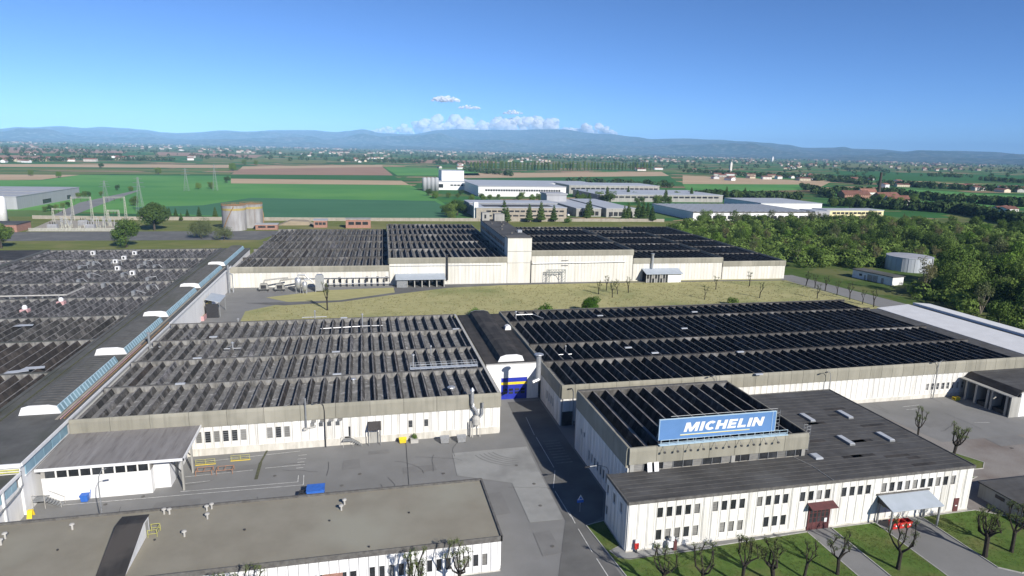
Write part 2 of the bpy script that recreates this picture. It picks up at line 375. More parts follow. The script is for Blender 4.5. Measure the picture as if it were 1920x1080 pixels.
fieldpx([(-200, 315), (430, 317), (430, 321), (-200, 318)], 'field_olive', .10)
fieldpx([(-200, 307), (430, 309), (430, 315), (-200, 312)], 'field_tan', .10)
fieldpx([(-200, 276), (20, 276), (240, 283), (235, 287), (-200, 286)], 'field_brown', .1)
fieldpx([(-200, 290), (80, 292), (85, 297), (-200, 297)], 'field_brown', .1)
fieldpx([(297, 285), (493, 291), (480, 296), (290, 291)], 'field_brown', .1)
fieldpx([(380, 297), (620, 300), (610, 306), (380, 303)], 'field_olive', .1)
fieldpx([(230+640, 325), (1240, 322), (1255, 330), (870, 334)], 'field_tan', .1)
fieldpx([(870, 334), (1255, 330), (1270, 342), (900, 346)], 'field_deep', .1)
fieldpx([(720, 313), (890, 317), (900, 329), (745, 329)], 'field_green', .1)
fieldpx([(770, 300), (920, 301), (940, 306), (780, 306)], 'field_brown', .1)
fieldpx([(1280, 329), (1500, 338), (1505, 346), (1280, 345)], 'field_tan', .1)
fieldpx([(1280, 345), (1505, 346), (1530, 356), (1290, 360)], 'field_green', .1)
fieldpx([(1500, 334), (1560, 340), (1540, 350), (1505, 346)], 'field_tan', .12)
fieldpx([(1530, 356), (1650, 352), (2000, 372), (2000, 392), (1820, 388), (1560, 372)], 'field_green', .1)
fieldpx([(1560, 320), (1960, 330), (2000, 342), (1600, 338)], 'field_deep', .1)
fieldpx([(1570, 306), (1900, 314), (1900, 320), (1560, 312)], 'field_olive', .1)

# the works' own ground, roads and lawns
sheet('scrubland', [(-260, 330), (-56, 322), (-30, 520), (-260, 545)], 'grass_rough', .04)
sheet('scrubland', [(192, 120), (420, 90), (760, 380), (700, 520), (430, 512), (250, 505), (196, 410)], 'scrub', .04)
sheet('scrubland', [(-60, 395), (250, 405), (250, 500), (-60, 520)], 'grass_rough', .06)
sheet('road', [(-400, 418), (-60, 409), (-52, 440), (-52, 452), (-400, 452)], 'asphalt_new', .07)
sheet('yard', [(-170, 40), (215, 40), (205, 208), (193, 272), (-70, 330), (-170, 330)], 'asphalt', .03)
sheet('yard', [(97.5, 30), (215, 30), (215, 121.2), (97.5, 121.2)], 'asphalt_worn', .05)
sheet('yard', [(115, 100), (178, 100), (178, 121), (112, 121)], 'asphalt', .07)
sheet('side_road', [(193, 270), (203, 270), (211, 205), (203, 187), (196, 187)], 'asphalt', .06)
sheet('lawn', [(-38, 187.5), (196, 187), (191, 262.5), (140, 264.8), (60, 266), (12, 264), (-14, 262), (-36, 252), (-27, 243), (-40, 231)], 'lawn_dry', .07)
sheet('path', [(-42, 243.5), (-28, 238), (-8, 241), (14, 252), (34, 260.5), (58, 263.2), (100, 262.5), (192, 258), (192, 260.2), (100, 265), (56, 267), (12, 266.5), (12, 254.5), (-9, 243.6), (-28, 243.3)], 'asphalt_new', .10)
sheet('service_road', [(22, 40), (35.4, 40), (32.7, 85), (36, 87), (39, 94), (39, 136), (31.5, 136), (29.9, 87), (24, 72)], 'asphalt_new', .06)
sheet('concrete_slab', [(15.6, 113), (30.3, 113.2), (30, 101), (29.8, 87.5), (24.3, 87.6), (24.3, 100), (15.3, 104.3)], 'concrete_slab', .09)
LZ = .10
def lawn(pts):
    o = sheet('lawn', pts, 'lawn', LZ)
    k = MB(); n = len(pts)
    for i in range(n):
        a, b_ = Vector((*pts[i], 0)), Vector((*pts[(i+1) % n], 0)); d = (b_-a); ln = d.length
        if ln < .5: continue
        d.normalize(); k.obox((a+b_)/2+Vector((0, 0, .08)), d*(ln/2+.06), Vector((-d.y, d.x, 0))*.07, (0, 0, .07))
    c = part(o, 'kerb', k, 'kerb')
lawn([(32.7, 85.2), (35.9, 85.9), (35.9, 79.2), (34.2, 78.4), (34.6, 76.6), (36, 75.9), (65.9, 77.0), (65.9, 58), (35.6, 58)])
lawn([(70.4, 77.2), (78.4, 77.2), (78.4, 58), (70.4, 58)])
lawn([(87.3, 77.2), (98.0, 77.2), (101.6, 74.6), (101.6, 62.3), (89.5, 62.3), (87.3, 64)])
lawn([(97.3, 118), (101, 118), (115.5, 91), (113, 89), (97.3, 89.5)])
lawn([(97.3, 88.4), (108.9, 86.6), (97.3, 82.6)])
sheet('path', [(33.8, 78.3), (36, 79.1), (36, 77.4), (49, 77.5), (49, 75.9), (36, 75.8), (34.4, 76.7)], 'concrete_slab', LZ+.05)

def strip(px_a, px_b, wd=.14, z=.11, name='road_marking', mat_='paint'):
    a, b_ = (Vector((*p, 0)) for p in (px_a, px_b)); d = (b_-a).normalized(); n = Vector((-d.y, d.x, 0))*wd/2
    sheet(name, [a-n, b_-n, b_+n, a+n], mat_, z)
for a, b_ in (((-47.5, 106.3), (-10.9, 105.9)), ((-30.5, 107.3), (-11.9, 107.1)), ((-10.9, 105.9), (-11.1, 109.4)), ((-11.9, 107.1), (-12.0, 109.4)),
              ((-31, 112.4), (-20, 112.9)), ((-18, 113.2), (-11.2, 113.4)), ((-29, 117.7), (-12.5, 119.0)), ((-31, 110), (-26.5, 110.2)),
              ((-12.7, 117.2), (-11.2, 117.25)), ((-12.7, 115.7), (-11.2, 115.75)), ((-12.6, 114.4), (-11.4, 114.45)), ((-12.6, 112.2), (-11.4, 112.2)),
              ((33.6, 127), (33.1, 118)), ((33.2, 117), (33.1, 104)), ((33.0, 103), (30.9, 97)), ((30.9, 96), (31.1, 88)), ((31.2, 84.5), (31.3, 78.5)), ((31.4, 77), (31.7, 70)), ((31.3, 89.5), (31.2, 86)),
              ((122, 117.5), (127, 117.8)), ((121.5, 115.9), (125, 115.9)), ((139, 113.5), (142.5, 112.5)), ((131, 107), (134.5, 106.4)), ((148, 101), (152, 100))):
    strip(a, b_, .12)
for i in range(9):
    y = 105.5+i*1.15; strip((34.0, y), (37.2, y+.1), .45, .11, mat_='paint_worn')
strip((-18.6, 120.3), (-19.1, 115.5), .35, .12, 'moss_seam', 'moss'); strip((-19.1, 115.5), (-19, 109.3), .55, .12, 'moss_seam', 'moss')
strip((7.3, 118.9), (6.7, 102.6), .07, .12, 'tar_seam', 'steel_dark')
for x, y in ((-16, 110), (-4.5, 104.5), (13, 105.5), (-1.5, 108), (26.5, 106), (28, 99), (27.2, 92), (26, 81), (-36, 106.8), (-41, 105.3), (120, 100), (127, 95)):
    struct('manhole_cover', MB().lathe((x, y, .10), [(.3, 0), (.3, .03)], 14), 'coping')

# repairs, cracks and tyre marks on the paving
rp_ = random.Random(31)
for (x, y, a, b_) in ((-22, 114, 5, 2.2), (-3, 112, 3.2, 3.8), (9, 108, 6, 2.4), (2, 116, 4, 1.6), (-30, 103.5, 7, 2), (20, 94, 4, 7), (12.5, 99.5, 5, 3), (25.5, 82, 3, 6), (19.8, 110, 2.5, 2), (122, 108, 7, 3), (130, 98, 9, 4), (110, 97, 5, 6), (104, 112, 5, 4)):
    sheet('paving_patch', [(x-a/2, y-b_/2), (x+a/2, y-b_/2+.2), (x+a/2-.2, y+b_/2), (x-a/2+.1, y+b_/2-.15)], 'asphalt_patch', .085)
for k in range(26):
    x, y = (rp_.uniform(-46, 24), rp_.uniform(95, 119)) if k < 18 else (rp_.uniform(100, 140), rp_.uniform(92, 118))
    th = rp_.choice((0, 1.57))+rp_.uniform(-.4, .4); p0 = (x, y)
    for i in range(rp_.randint(3, 7)):
        th += rp_.uniform(-.35, .35); p1 = (p0[0]+math.cos(th)*1.3, p0[1]+math.sin(th)*1.3); strip(p0, p1, .05, .118+.0005*k, 'tar_seam', 'steel_dark'); p0 = p1
for k in range(5):
    r = 7.5+k*.9; pr_ = [(30.5-r*math.cos(a), 113.5-r*.75*math.sin(a)) for a in [.25+.12*i for i in range(9)]]
    for a, b_ in zip(pr_, pr_[1:]): strip(a, b_, .22, .125+.001*k, 'tyre_mark', 'tyre_mark')
# hills on the skyline
SKYL = [(-500, 246), (-250, 241), (-90, 244), (0, 241), (33, 238), (53, 239), (110, 236.5), (160, 240), (187, 238), (233, 240.5), (267, 243), (307, 248), (333, 249), (367, 248), (417, 244), (460, 247), (517, 244), (583, 244), (633, 247.7), (650, 246), (680, 243), (717, 250), (773, 251.7), (827, 244), (857, 242.5), (923, 244), (973, 244), (1007, 242.5), (1057, 243), (1107, 250), (1140, 251.7), (1190, 256.5), (1223, 261), (1273, 260), (1347, 262), (1397, 265), (1437, 268), (1473, 271.5), (1513, 277), (1560, 277), (1583, 275.5), (1600, 279), (1647, 280), (1700, 284), (1723, 281.5), (1780, 282.7), (1847, 284), (1920, 289), (2050, 292), (2200, 288), (2450, 297)]
from mathutils import noise as NZ
def skyline(px):
    for (a, ya), (b_, yb) in zip(SKYL, SKYL[1:]):
        if a <= px <= b_: t = (px-a)/(b_-a); t = t*t*(3-2*t); return ya+(yb-ya)*t
    return 250
def hills():
    mb = MB(); nx, ny = 420, 46; D0, D1, D2 = 10800, 20500, 25500
    for i in range(nx+1):
        px = -500+2900*i/nx
        dr = ROT @ _ray(px, skyline(px)); az = math.atan2(dr.x, dr.y); te = dr.z/math.hypot(dr.x, dr.y)
        for j in range(ny+1):
            t = j/ny; D = D0+(D2-D0)*t; x, y = D*math.sin(az), D*math.cos(az)
            hr = CAMH+D1*te
            u = (D-D0)/(D1-D0)
            if u <= 1: env = u**1.9
            else: env = max(0, 1-(u-1)*2.2)
            n1 = NZ.fractal(Vector((x/2300, y/1500, 3.1)), 1.0, 2.1, 5)
            n2 = NZ.fractal(Vector((x/900, y/900, 7.7)), 1.0, 2.0, 4)
            h = hr*env + (1-abs(2*u-1) if u < 1 else 0)*(240*abs(n1)**1.2*(1.0 if n1 > 0 else -.3)+70*n2+25) + 14*n2*env
            if u < 1: h = min(h, CAMH+D*te*.93 if te > 0 else h)
            if abs(u-1) < .03: h = hr+9*n2
            if j == 0: h = -2
            mb.v.append((x, y, max(h, -2)))
    for i in range(nx):
        for j in range(ny):
            a = i*(ny+1)+j; mb.f.append((a, a+1, a+ny+2, a+ny+1))
    mat('hill', (.030, .058, .025), (.05, .07, .04), .0016, (1, 1, 1), detail=8, contrast=(.4, .62), c3=(.10, .095, .065), scale3=.003, con3=(.56, .70), streak=(.009, .45, (.40, .38, .34), (1, 1, 1)), rough=1.0, spec=.05)
    o = struct('hills', mb, 'hill')
    for p in o.data.polygons: p.use_smooth = True
hills()

# clouds resting behind the ridge
def cloud_mesh(seed, w_, h_, d_, n=60):
    import bmesh
    rg = random.Random(seed); bm = bmesh.new()
    for k in range(n):
        u = rg.uniform(-1, 1); env = (1-u*u)**.6
        r = h_*rg.uniform(.16, .36)*(.4+.6*env)
        c = Vector((u*w_/2, rg.uniform(-.5, .5)*d_*env, r*.6+rg.random()**1.6*h_*.75*env))
        res = bmesh.ops.create_icosphere(bm, subdivisions=3, radius=r, matrix=Matrix.Translation(c) @ Matrix.Diagonal((1.25, 1.1, .85, 1)))
        for v in res['verts']:
            q = v.co/(h_*.23)
            v.co += (v.co-c).normalized()*r*.38*NZ.fractal(q+Vector((seed, 0, 0)), .9, 2.1, 5)
    m = bpy.data.meshes.new('cloud'); bm.to_mesh(m); bm.free()
    for p in m.polygons: p.use_smooth = True
    m.materials.append(M['cloud']); return m
def cloud_mat():
    m = bpy.data.materials.new('cloud'); m.use_nodes = True; M['cloud'] = m
    N, L = m.node_tree.nodes, m.node_tree.links; N.clear()
    out = N.new('ShaderNodeOutputMaterial'); v = N.new('ShaderNodeVolumePrincipled')
    v.inputs['Color'].default_value = (1, 1, 1, 1); v.inputs['Density'].default_value = .0016; v.inputs['Anisotropy'].default_value = .2
    d = N.new('ShaderNodeBsdfDiffuse'); d.inputs[0].default_value = (.97, .96, .96, 1)
    lw = N.new('ShaderNodeBsdfTransparent'); tr = N.new('ShaderNodeBsdfTranslucent'); tr.inputs[0].default_value = (.97, .96, .97, 1)
    a = N.new('ShaderNodeMixShader'); a.inputs[0].default_value = .35; L.new(d.outputs[0], a.inputs[1]); L.new(tr.outputs[0], a.inputs[2])
    mx = N.new('ShaderNodeMixShader'); mx.inputs[0].default_value = .58
    L.new(a.outputs[0], mx.inputs[1]); L.new(lw.outputs[0], mx.inputs[2]); L.new(mx.outputs[0], out.inputs[0])
cloud_mat()
for k, (px, py, wpx, hpx, lab) in enumerate((
        (838, 251, 165, 29, 'long white cumulus bank resting on the ridge, largest of the clouds'),
        (735, 250, 80, 11, 'thin pale cloud low over the dip in the ridge'),
        (985, 248, 165, 27, 'white cumulus bank trailing over the flat-topped ridge'),
        (1108, 253, 90, 19, 'small white cloud at the tail end of the cloud bank'),
        (836, 191, 50, 11, 'small bright puff of cloud floating highest above the hills'),
        (880, 204, 40, 6, 'faint shred of cloud below the highest puff'),
        (962, 214, 36, 6, 'faint shred of cloud just above the trailing cumulus bank'))):
    D = 36000; s = D/FPX*1.02
    o = bpy.data.objects.new('cloud', cloud_mesh(k+3, wpx*s, hpx*s, wpx*s*.35)); C.objects.link(o)
    p = PD(px, py, D); o.location = p; o.rotation_euler = (0, 0, -math.atan2(p.x, p.y))
    tag(o, lab, 'cloud')
# ------------------------------------------------------------------ building kit
MESH = {}
RR = random.Random(19)
def ridge_mesh(L_, ht, half, mat_, cap='ridge_cap', t=.13):
    """one shed ridge running along +Y from the origin: two slopes and a pale cap, slightly uneven"""
    key = ('ridge', round(L_, 2), ht, half, mat_, cap)
    if key not in MESH:
        mb = MB()
        prof = [(-half, 0), (-t, ht), (t, ht), (half, 0)]
        for y in (0, L_):
            mb.v += [(x, y, z) for x, z in prof]
        mb.f = [(0, 1, 5, 4), (2, 3, 7, 6), (3, 2, 1, 0), (4, 5, 6, 7)]
        m = mb.mesh('roof_ridge', mat_)
        n = len(m.vertices); MESH[key] = m
        mb.f.append((1, 2, 6, 5)); m2 = mb.mesh('roof_ridge', mat_); m2.materials.append(M[cap]); m2.polygons[4].material_index = 1
        MESH[key] = m2
    return MESH[key]
def box_mesh(key, mat_, *b):
    k = (key, mat_, b)
    if k not in MESH: MESH[k] = MB().box(*b).mesh(key, mat_)
    return MESH[k]

def ridged_roof(root, x0, x1, ys, ztop, pitch, ridge_mat='ridge', ht=1.25, half=.72, trough='trough', inset=.35, cap='ridge_cap', gut='gutter_wall'):
    zt = ztop-ht-.1
    rf = part(root, 'roof', MB().box(x0+.02, x1-.02, ys[0]+.02, ys[-1]-.02, zt-.3, zt), trough)
    n = int((x1-x0-2*inset)/pitch); off = (x1-x0-n*pitch)/2
    for a, b_ in zip(ys, ys[1:]):
        me = ridge_mesh(b_-a-.7, ht, half, ridge_mat if isinstance(ridge_mat, str) else ridge_mat(a), cap, .13 if cap == 'ridge_cap' else .07)
        alt = [ridge_mesh(b_-a-.7, ht, half, q, cap, .13 if cap == 'ridge_cap' else .07) for q in (('ridge_brown', 'ridge_pale') if ridge_mat == 'ridge' else ('ridge_brown', 'ridge'))]
        for i in range(n):
            q = RR.random()
            piece(rf, 'roof_ridge', me if q < .84 else alt[0] if q < .93 else alt[1], (x0+off+(i+.5)*pitch+RR.uniform(-.04, .04), a+.3, zt+.01), RR.uniform(-.0025, .0025), (1, 1, RR.uniform(.95, 1.03)))
        # gutter beam closing the far side of the bay
        if b_ != ys[-1]:
            g = MB().box(x0+.3, x1-.3, b_-.32, b_+.22, zt-.05, ztop-.05); part(rf, 'gutter_beam', g, gut)
            part(rf, 'gutter_cap', MB().box(x0+.25, x1-.25, b_-.36, b_+.26, ztop-.05, ztop+.03), 'coping' if gut == 'gutter_wall' else 'ridge_dark')
        else:
            part(rf, 'gutter_beam', MB().box(x0+.3, x1-.3, b_-.4, b_-.03, zt-.05, ztop-.12), gut)
    return rf

def fascia_run(root, x0, x1, y, z0, z1, face='-y', step=6.2, mat_='fascia', depth=.42, lean=.12):
    """parapet band of precast panels; face is the side that looks outward"""
    n = max(1, round((x1-x0)/step)); s = (x1-x0)/n
    key = ('fascia', round(s, 3), round(z1-z0, 2), mat_, depth, lean)
    if key not in MESH:
        h = z1-z0
        # profile: foot set forward, slight batter, rounded top edge
        pr = [(0, 0), (-depth, .0), (-depth, h*.80), (-depth+lean, h*.97), (-depth+lean+.08, h), (0, h)]
        mb = MB(); mb.prism([(.03, a, b_) for a, b_ in pr][::-1], (-(s-.06), 0, 0)); MESH[key] = mb.mesh('fascia_panel', mat_)
    rot = {'-y': 0, '+x': math.pi/2, '-x': -math.pi/2, '+y': math.pi}[face]
    for i in range(n):
        if face == '-y': loc = (x0+i*s, y, z0)
        elif face == '+y': loc = (x1-i*s, y, z0)
        elif face == '+x': loc = (y, x0+i*s, z0)
        else: loc = (y, x1-i*s, z0)
        piece(root, 'fascia_panel', MESH[key], loc, rot)

def panel_mesh(w_, h, holes, mat_, d=.2):
    key = ('panel', round(w_, 3), round(h, 2), tuple(holes), mat_, d)
    if key in MESH: return MESH[key]
    mb = MB(); g = .04
    e = w_-g-.30
    mb.box(w_-.30, w_-.03, -d, 0, 0, h)          # narrow pier strip between two joints
    if not holes:
        mb.box(g, e, -d, 0, 0, h)
        mb.box(g+.14, e-.14, -d-.06, -d, .35, h-.02)
    else:
        hx0, hx1 = holes[0][0], holes[0][1]
        mb.box(g, hx0, -d, 0, 0, h); mb.box(hx1, e, -d, 0, 0, h)
        z = 0
        for (_, _, a, b_) in sorted(holes, key=lambda q: q[2]):
            mb.box(hx0, hx1, -d+.004, 0, z, a); 
            if a-z > .8: mb.box(hx0+.02, hx1-.02, -d-.05, -d+.004, z+(.35 if z == 0 else .1), a-.1)
            z = b_
        mb.box(hx0, hx1, -d+.004, 0, z, h)
        if h-z > .8: mb.box(hx0+.02, hx1-.02, -d-.05, -d+.004, z+.1, h-.1)
    MESH[key] = mb.mesh('wall_panel', mat_); return MESH[key]
def window_mesh(w_, h, nx, nz, fm='win_frame', b_=.05):
    key = ('winframe', round(w_, 2), round(h, 2), nx, nz, fm)
    if key not in MESH:
        mb = MB().box(0, w_, -.05, 0, 0, b_).box(0, w_, -.05, 0, h-b_, h).box(0, b_, -.05, 0, b_, h-b_).box(w_-b_, w_, -.05, 0, b_, h-b_)
        for i in range(1, nx): x = w_*i/nx; mb.box(x-.025, x+.025, -.045, 0, b_, h-b_)
        for i in range(1, nz): z = h*i/nz; mb.box(b_, w_-b_, -.042, 0, z-.025, z+.025)
        MESH[key] = mb.mesh('window', fm)
    return MESH[key]
def pane_mesh(w_, h, gm): return box_mesh('pane', gm, .04, w_-.04, -.012, .0, .04, h-.04)
RW = random.Random(3)
def window(root, loc, w_, h, nx=1, nz=1, rot=0.0, gm=None, fm='win_frame', name='window'):
    gm = gm or ('glass_blind' if RW.random() < .45 else 'glass_dark')
    o = piece(root, name, window_mesh(w_, h, nx, nz, fm), loc, rot)
    p = bpy.data.objects.new('pane', pane_mesh(w_, h, gm)); C.objects.link(p); p.parent = o
    return o
def panel_wall(root, x0, x1, y, z0, z1, wins=(), w_=1.5, mat_='panel_white', nx=1, nz=1, gm=None, fm='win_frame', joined=False):
    """run of precast panels facing -Y; wins = list of (centre x, width, za, zb)"""
    n = max(1, round((x1-x0)/w_)); s = (x1-x0)/n; J = MB()
    for i in range(n):
        a = x0+i*s
        hs = [(round(cx-wd/2-a, 2), round(cx+wd/2-a, 2), round(za-z0, 2), round(zb-z0, 2)) for cx, wd, za, zb in wins if a <= cx < a+s]
        if joined:
            J.box(a+.02, a+s-.02, y-.14, y, z0, z1); J.box(a+s*.2, a+s*.8, y-.20, y-.14, z0+.3, z1-.05); continue
        if hs:
            c = (hs[0][0]+hs[0][1])/2; half = (hs[0][1]-hs[0][0])/2
            c = (s-.30)/2
            hs = [(round(c-half, 1), round(c-half, 1)+round(2*half, 1), q[2], q[3]) for q in hs]
        piece(root, 'wall_panel', panel_mesh(s, z1-z0, hs, mat_), (a, y, z0))
        for (ha, hb, za, zb) in hs:
            window(root, (a+ha, y-.03, z0+za), hb-ha, zb-za, nx, nz, 0, gm, fm)
    if joined: part(root, 'wall_panel', J, mat_, kind='stuff')
def panel_wall_side(root, x, y0, y1, z0, z1, wins=(), w_=1.5, mat_='panel_white', face='-x', nx=1, nz=1):
    n = max(1, round((y1-y0)/w_)); s = (y1-y0)/n; rot = -math.pi/2 if face == '-x' else math.pi/2
    for i in range(n):
        a = y0+i*s
        hs = [(wd, za, zb) for cy, wd, za, zb in wins if a <= cy < a+s]
        hh = [(round((s-.3-q[0])/2, 2), round((s-.3+q[0])/2, 2), round(q[1]-z0, 2), round(q[2]-z0, 2)) for q in hs]
        loc = (x, a+s, z0) if face == '-x' else (x, a, z0)
        piece(root, 'wall_panel', panel_mesh(s, z1-z0, hh, mat_), loc, rot)
        for (ha, hb, za, zb) in hh:
            wl = (x-.03, a+s-ha, z0+za) if face == '-x' else (x+.03, a+ha, z0+za)
            window(root, wl, hb-ha, zb-za, nx, nz, rot)

# ------------------------------------------------------------------ middle hall
HZ = 8.75
mid = thing('factory_hall', 'weathered grey ridged roof hall behind the paved courtyard, white front with grid windows', 'factory', (-12, 120.5, 0))
part(mid, 'wall', MB().box(-51, 26.2, 120.6, 184.2, 0, 7.0), 'wall_core')
part(mid, 'plinth', MB().box(-51, 26.25, 120.3, 120.6, 0, 1.4), 'plinth')
wl = [(-30.0+1.53*i, 1.0, 2.5, 4.7) for i in range(6)]+[(-17.7+1.55*i, 1.0, 2.5, 4.7) for i in range(3)]
wl += [(-9.9+1.6*i, .8, 4.1, 5.0) for i in range(4)]+[(8.6, .75, 2.6, 4.1), (11.6, .75, 2.6, 4.1)]
panel_wall(mid, -51, 26.25, 120.6, 1.4, 5.75, wl, 1.545, nx=1, nz=5, fm='steel')
fascia_run(mid, -51, 26.4, 120.55, 5.75, HZ)
fascia_run(mid, 120.6, 184.2, 26.2, 5.75, HZ, '+x')
panel_wall_side(mid, 26.2, 120.6, 136, 0, 5.75, face='+x')
ridged_roof(mid, -51, 26.2, [120.6, 136, 152, 168, 184.2], HZ, 2.55, ht=1.05, half=.62)
part(mid, 'coping', MB().box(-51, 26.2, 183.95, 184.4, HZ-.25, HZ), 'coping')
part(mid, 'side_coping', MB().box(25.75, 26.28, 120.62, 183.9, HZ-.0, HZ+.07), 'kerb')
d = part(mid, 'door', MB().box(-4.3, -3.2, 120.36, 120.45, 1.42, 3.75), 'glass_dark')
part(mid, 'notice', MB().box(-2.6, -1.9, 120.36, 120.42, 2.4, 3.1), 'white')
for i in range(4):
    a = part(mid, 'awning_window', MB().obox((-9.9+1.6*i, 120.2, 5.45), (.42, 0, 0), (0, -.22, -.16), (0, .012, -.015)), 'glass_blind')

# ------------------------------------------------------------------ right hall
RZ = 9.1
rh = thing('factory_hall', 'dark ridged roof hall behind the blue billboard, long concrete parapet over a white panel front', 'factory', (100, 122, 0))
part(rh, 'wall', MB().box(39.8, 160.3, 121.6, 184.4, 0, 7.2), 'wall_core')
part(rh, 'plinth', MB().box(71.3, 160.3, 121.3, 121.6, 0, .9), 'plinth')
wr = [(133.0+1.5*i, .85, 2.0, 3.7) for i in range(10)]
panel_wall(rh, 40.0, 160.3, 121.6, .9, 6.15, wr, 1.5, nx=2, nz=2)
panel_wall_side(rh, 39.8, 121.6, 137.0, 0, 6.15, [(124.5+1.5*0+1.52*i+2.4, .8, 2.0, 4.0) for i in range(4)])
fascia_run(rh, 39.6, 160.6, 121.55, 6.15, RZ, step=3.02)
fascia_run(rh, 121.6, 184.4, 39.8, 6.15, RZ, '-x')
ridged_roof(rh, 39.8, 160.3, [121.6, 137, 150.6, 172.6, 184.4], RZ, 2.5, 'ridge_dark', ht=1.45, half=.85, cap='cap_dark', gut='gutter_dark')
part(rh, 'coping', MB().box(39.8, 160.3, 184.0, 184.6, RZ-.3, RZ), 'coping')
part(rh, 'service_door', MB().box(39.95, 42.3, 121.28, 121.40, .1, 3.2), 'steel_dark')

# ------------------------------------------------------------------ link between the halls
lk = thing('link_building', 'narrow link with black roof, white front and a blue and yellow roller door', 'factory', (33, 137.8, 0))
part(lk, 'wall', MB().box(26.8, 39.3, 138.0, 184, 0, 8.2), 'wall_core')
fr = part(lk, 'front_panel', MB().box(26.8, 39.2, 137.7, 138.0, 5.3, 8.6), 'white')
part(lk, 'side_panel', MB().box(26.8, 30.3, 137.75, 138.0, 0, 5.3), 'panel_white'); part(lk, 'side_panel', MB().box(36.5, 39.2, 137.75, 138.0, 0, 5.3), 'panel_white')
part(lk, 'flashing', MB().box(26.7, 39.3, 137.6, 138.1, 8.6, 8.75), 'kerb')
ro = part(lk, 'roof', MB().box(26.8, 39.3, 138.1, 184, 8.2, 8.5), 'roof_dark')
dr = part(lk, 'roller_door', MB().box(30.3, 36.5, 137.86, 137.96, 0, 5.3), 'door_blue')
part(dr, 'door_band', MB().box(30.3, 36.5, 137.80, 137.855, 3.6, 4.2), 'yellow')
part(dr, 'door_slat', MB().box(30.3, 36.5, 137.82, 137.855, 4.5, 4.62).box(30.3, 36.5, 137.82, 137.855, 2.9, 3.0).box(30.3, 36.5, 137.82, 137.855, .9, 1.0), 'door_blue')
for i in range(4):
    for k in range(2): part(dr, 'door_pane', MB().box(30.8+1.4*i, 31.8+1.4*i, 137.80, 137.85, 1.3+.75*k, 1.85+.75*k), 'glass_dark')
mo = part(lk, 'roof_monitor', MB().prism([(29.9, 140, 8.5), (36.2, 140, 8.5), (35.7, 140, 9.7), (34.4, 140, 10.1), (31.8, 140, 10.1), (30.5, 140, 9.7)], (0, -42.5, 0)), 'roof_dark')
part(mo, 'monitor_end', MB().prism([(29.9, 139.9, 8.5), (36.2, 139.9, 8.5), (35.7, 139.9, 9.75), (34.4, 139.9, 10.15), (31.8, 139.9, 10.15), (30.5, 139.9, 9.75)], (0, -.1, 0)), 'white')
part(mo, 'monitor_end', MB().prism([(29.9, 182.5, 8.5), (36.2, 182.5, 8.5), (35.7, 182.5, 9.75), (34.4, 182.5, 10.15), (31.8, 182.5, 10.15), (30.5, 182.5, 9.75)], (0, -.1, 0)), 'galv')
solo('roof_hood', MB().prism([(37.3, 166, 8.5), (39.0, 166, 8.5), (38.9, 166, 9.5), (38.2, 166, 9.8), (37.5, 166, 9.5)], (0, -1.6, 0)), 'white', 'white vent hood on the black link roof near the right hall', 'vent')

# ------------------------------------------------------------------ left hall and its glazed spine
SP = 8.7
lh = thing('factory_hall', 'pale grey mottled ridged roof hall with fan units beyond the glazed roof spine', 'factory', (-110, 220, 0))
part(lh, 'wall', MB().box(-175, -64.3, 100, 319.5, 0, 6.8), 'wall_core')
ly = [100, 124, 148, 172.4, 196.6, 220.8, 245, 269.4, 294, 319.4]
def lmat(y): return 'ridge_brown' if y < 165 else ('ridge_pale' if y > 190 else 'ridge')
def left_roof():
    zt = SP-1.35
    rf = part(lh, 'roof', MB().box(-175, -64.3, 100, 319.5, zt-.3, zt), 'trough')
    for a, b_ in zip(ly, ly[1:]):
        xmin = -64.6-2.6*int({100: 6, 124: 9, 148: 12, 172.4: 15, 196.6: 18, 220.8: 23, 245: 27, 269.4: 31, 294: 36}[a])-2.6
        xmin = max(xmin, -175)
        halfm = (b_-a)/2
        mt = lmat(a)
        me = ridge_mesh(b_-a-.9, 1.2, .78, mt)
        n = int((-64.9-xmin)/2.6)
        for i in range(n): piece(rf, 'roof_ridge', me, (-64.9-(i+.5)*2.6, a+.45, zt+.01))
        part(rf, 'gutter_beam', MB().box(-175, -64.4, b_-.4, b_+.35, zt-.05, SP-.12), 'gutter_wall')
        part(rf, 'gutter_cap', MB().box(-175, -64.4, b_-.45, b_+.4, SP-.12, SP-.03), 'roof_spine')
left_roof()
part(lh, 'flat_roof', MB().box(-230, -135, 294.3, 319.8, 0, SP+.12), 'roof_dark')
part(lh, 'roof_edge', MB().box(-136, -134, 270, 320, SP-.2, SP+.2), 'roof_spine')

sp = thing('spine_building', 'long spine building with flat grey roof and blue glazed side along the courtyard', 'factory', (-58, 210, 0))
part(sp, 'wall', MB().box(-64.2, -51.6, 104.4, 319.8, 0, 8.3), 'panel_clean')
part(sp, 'roof', MB().box(-64.3, -51.3, 104.1, 320, 8.3, 8.7), 'roof_spine')
part(sp, 'roof_flashing', MB().box(-64.3, -51.2, 103.85, 104.1, 8.2, 8.82), 'white')
part(sp, 'roof_flashing', MB().box(-51.25, -51.05, 104.1, 186.5, 8.3, 8.85), 'white')
part(sp, 'roof_kerb', MB().box(-64.6, -63.9, 104.1, 320, 8.7, 8.95), 'roof_spine')
part(sp, 'roof_kerb', MB().box(-62.3, -62.05, 104.1, 320, 8.7, 8.86), 'moss')
part(sp, 'roof_flashing', MB().box(-51.4, -51.15, 184.8, 272, 8.3, 8.9), 'white')
for i in range(5):
    y = 105.6+i*3.0
    part(sp, 'side_pane', MB().box(-51.56, -51.42, y+.05, y+2.92, 6.2, 7.95), 'glass_blue')
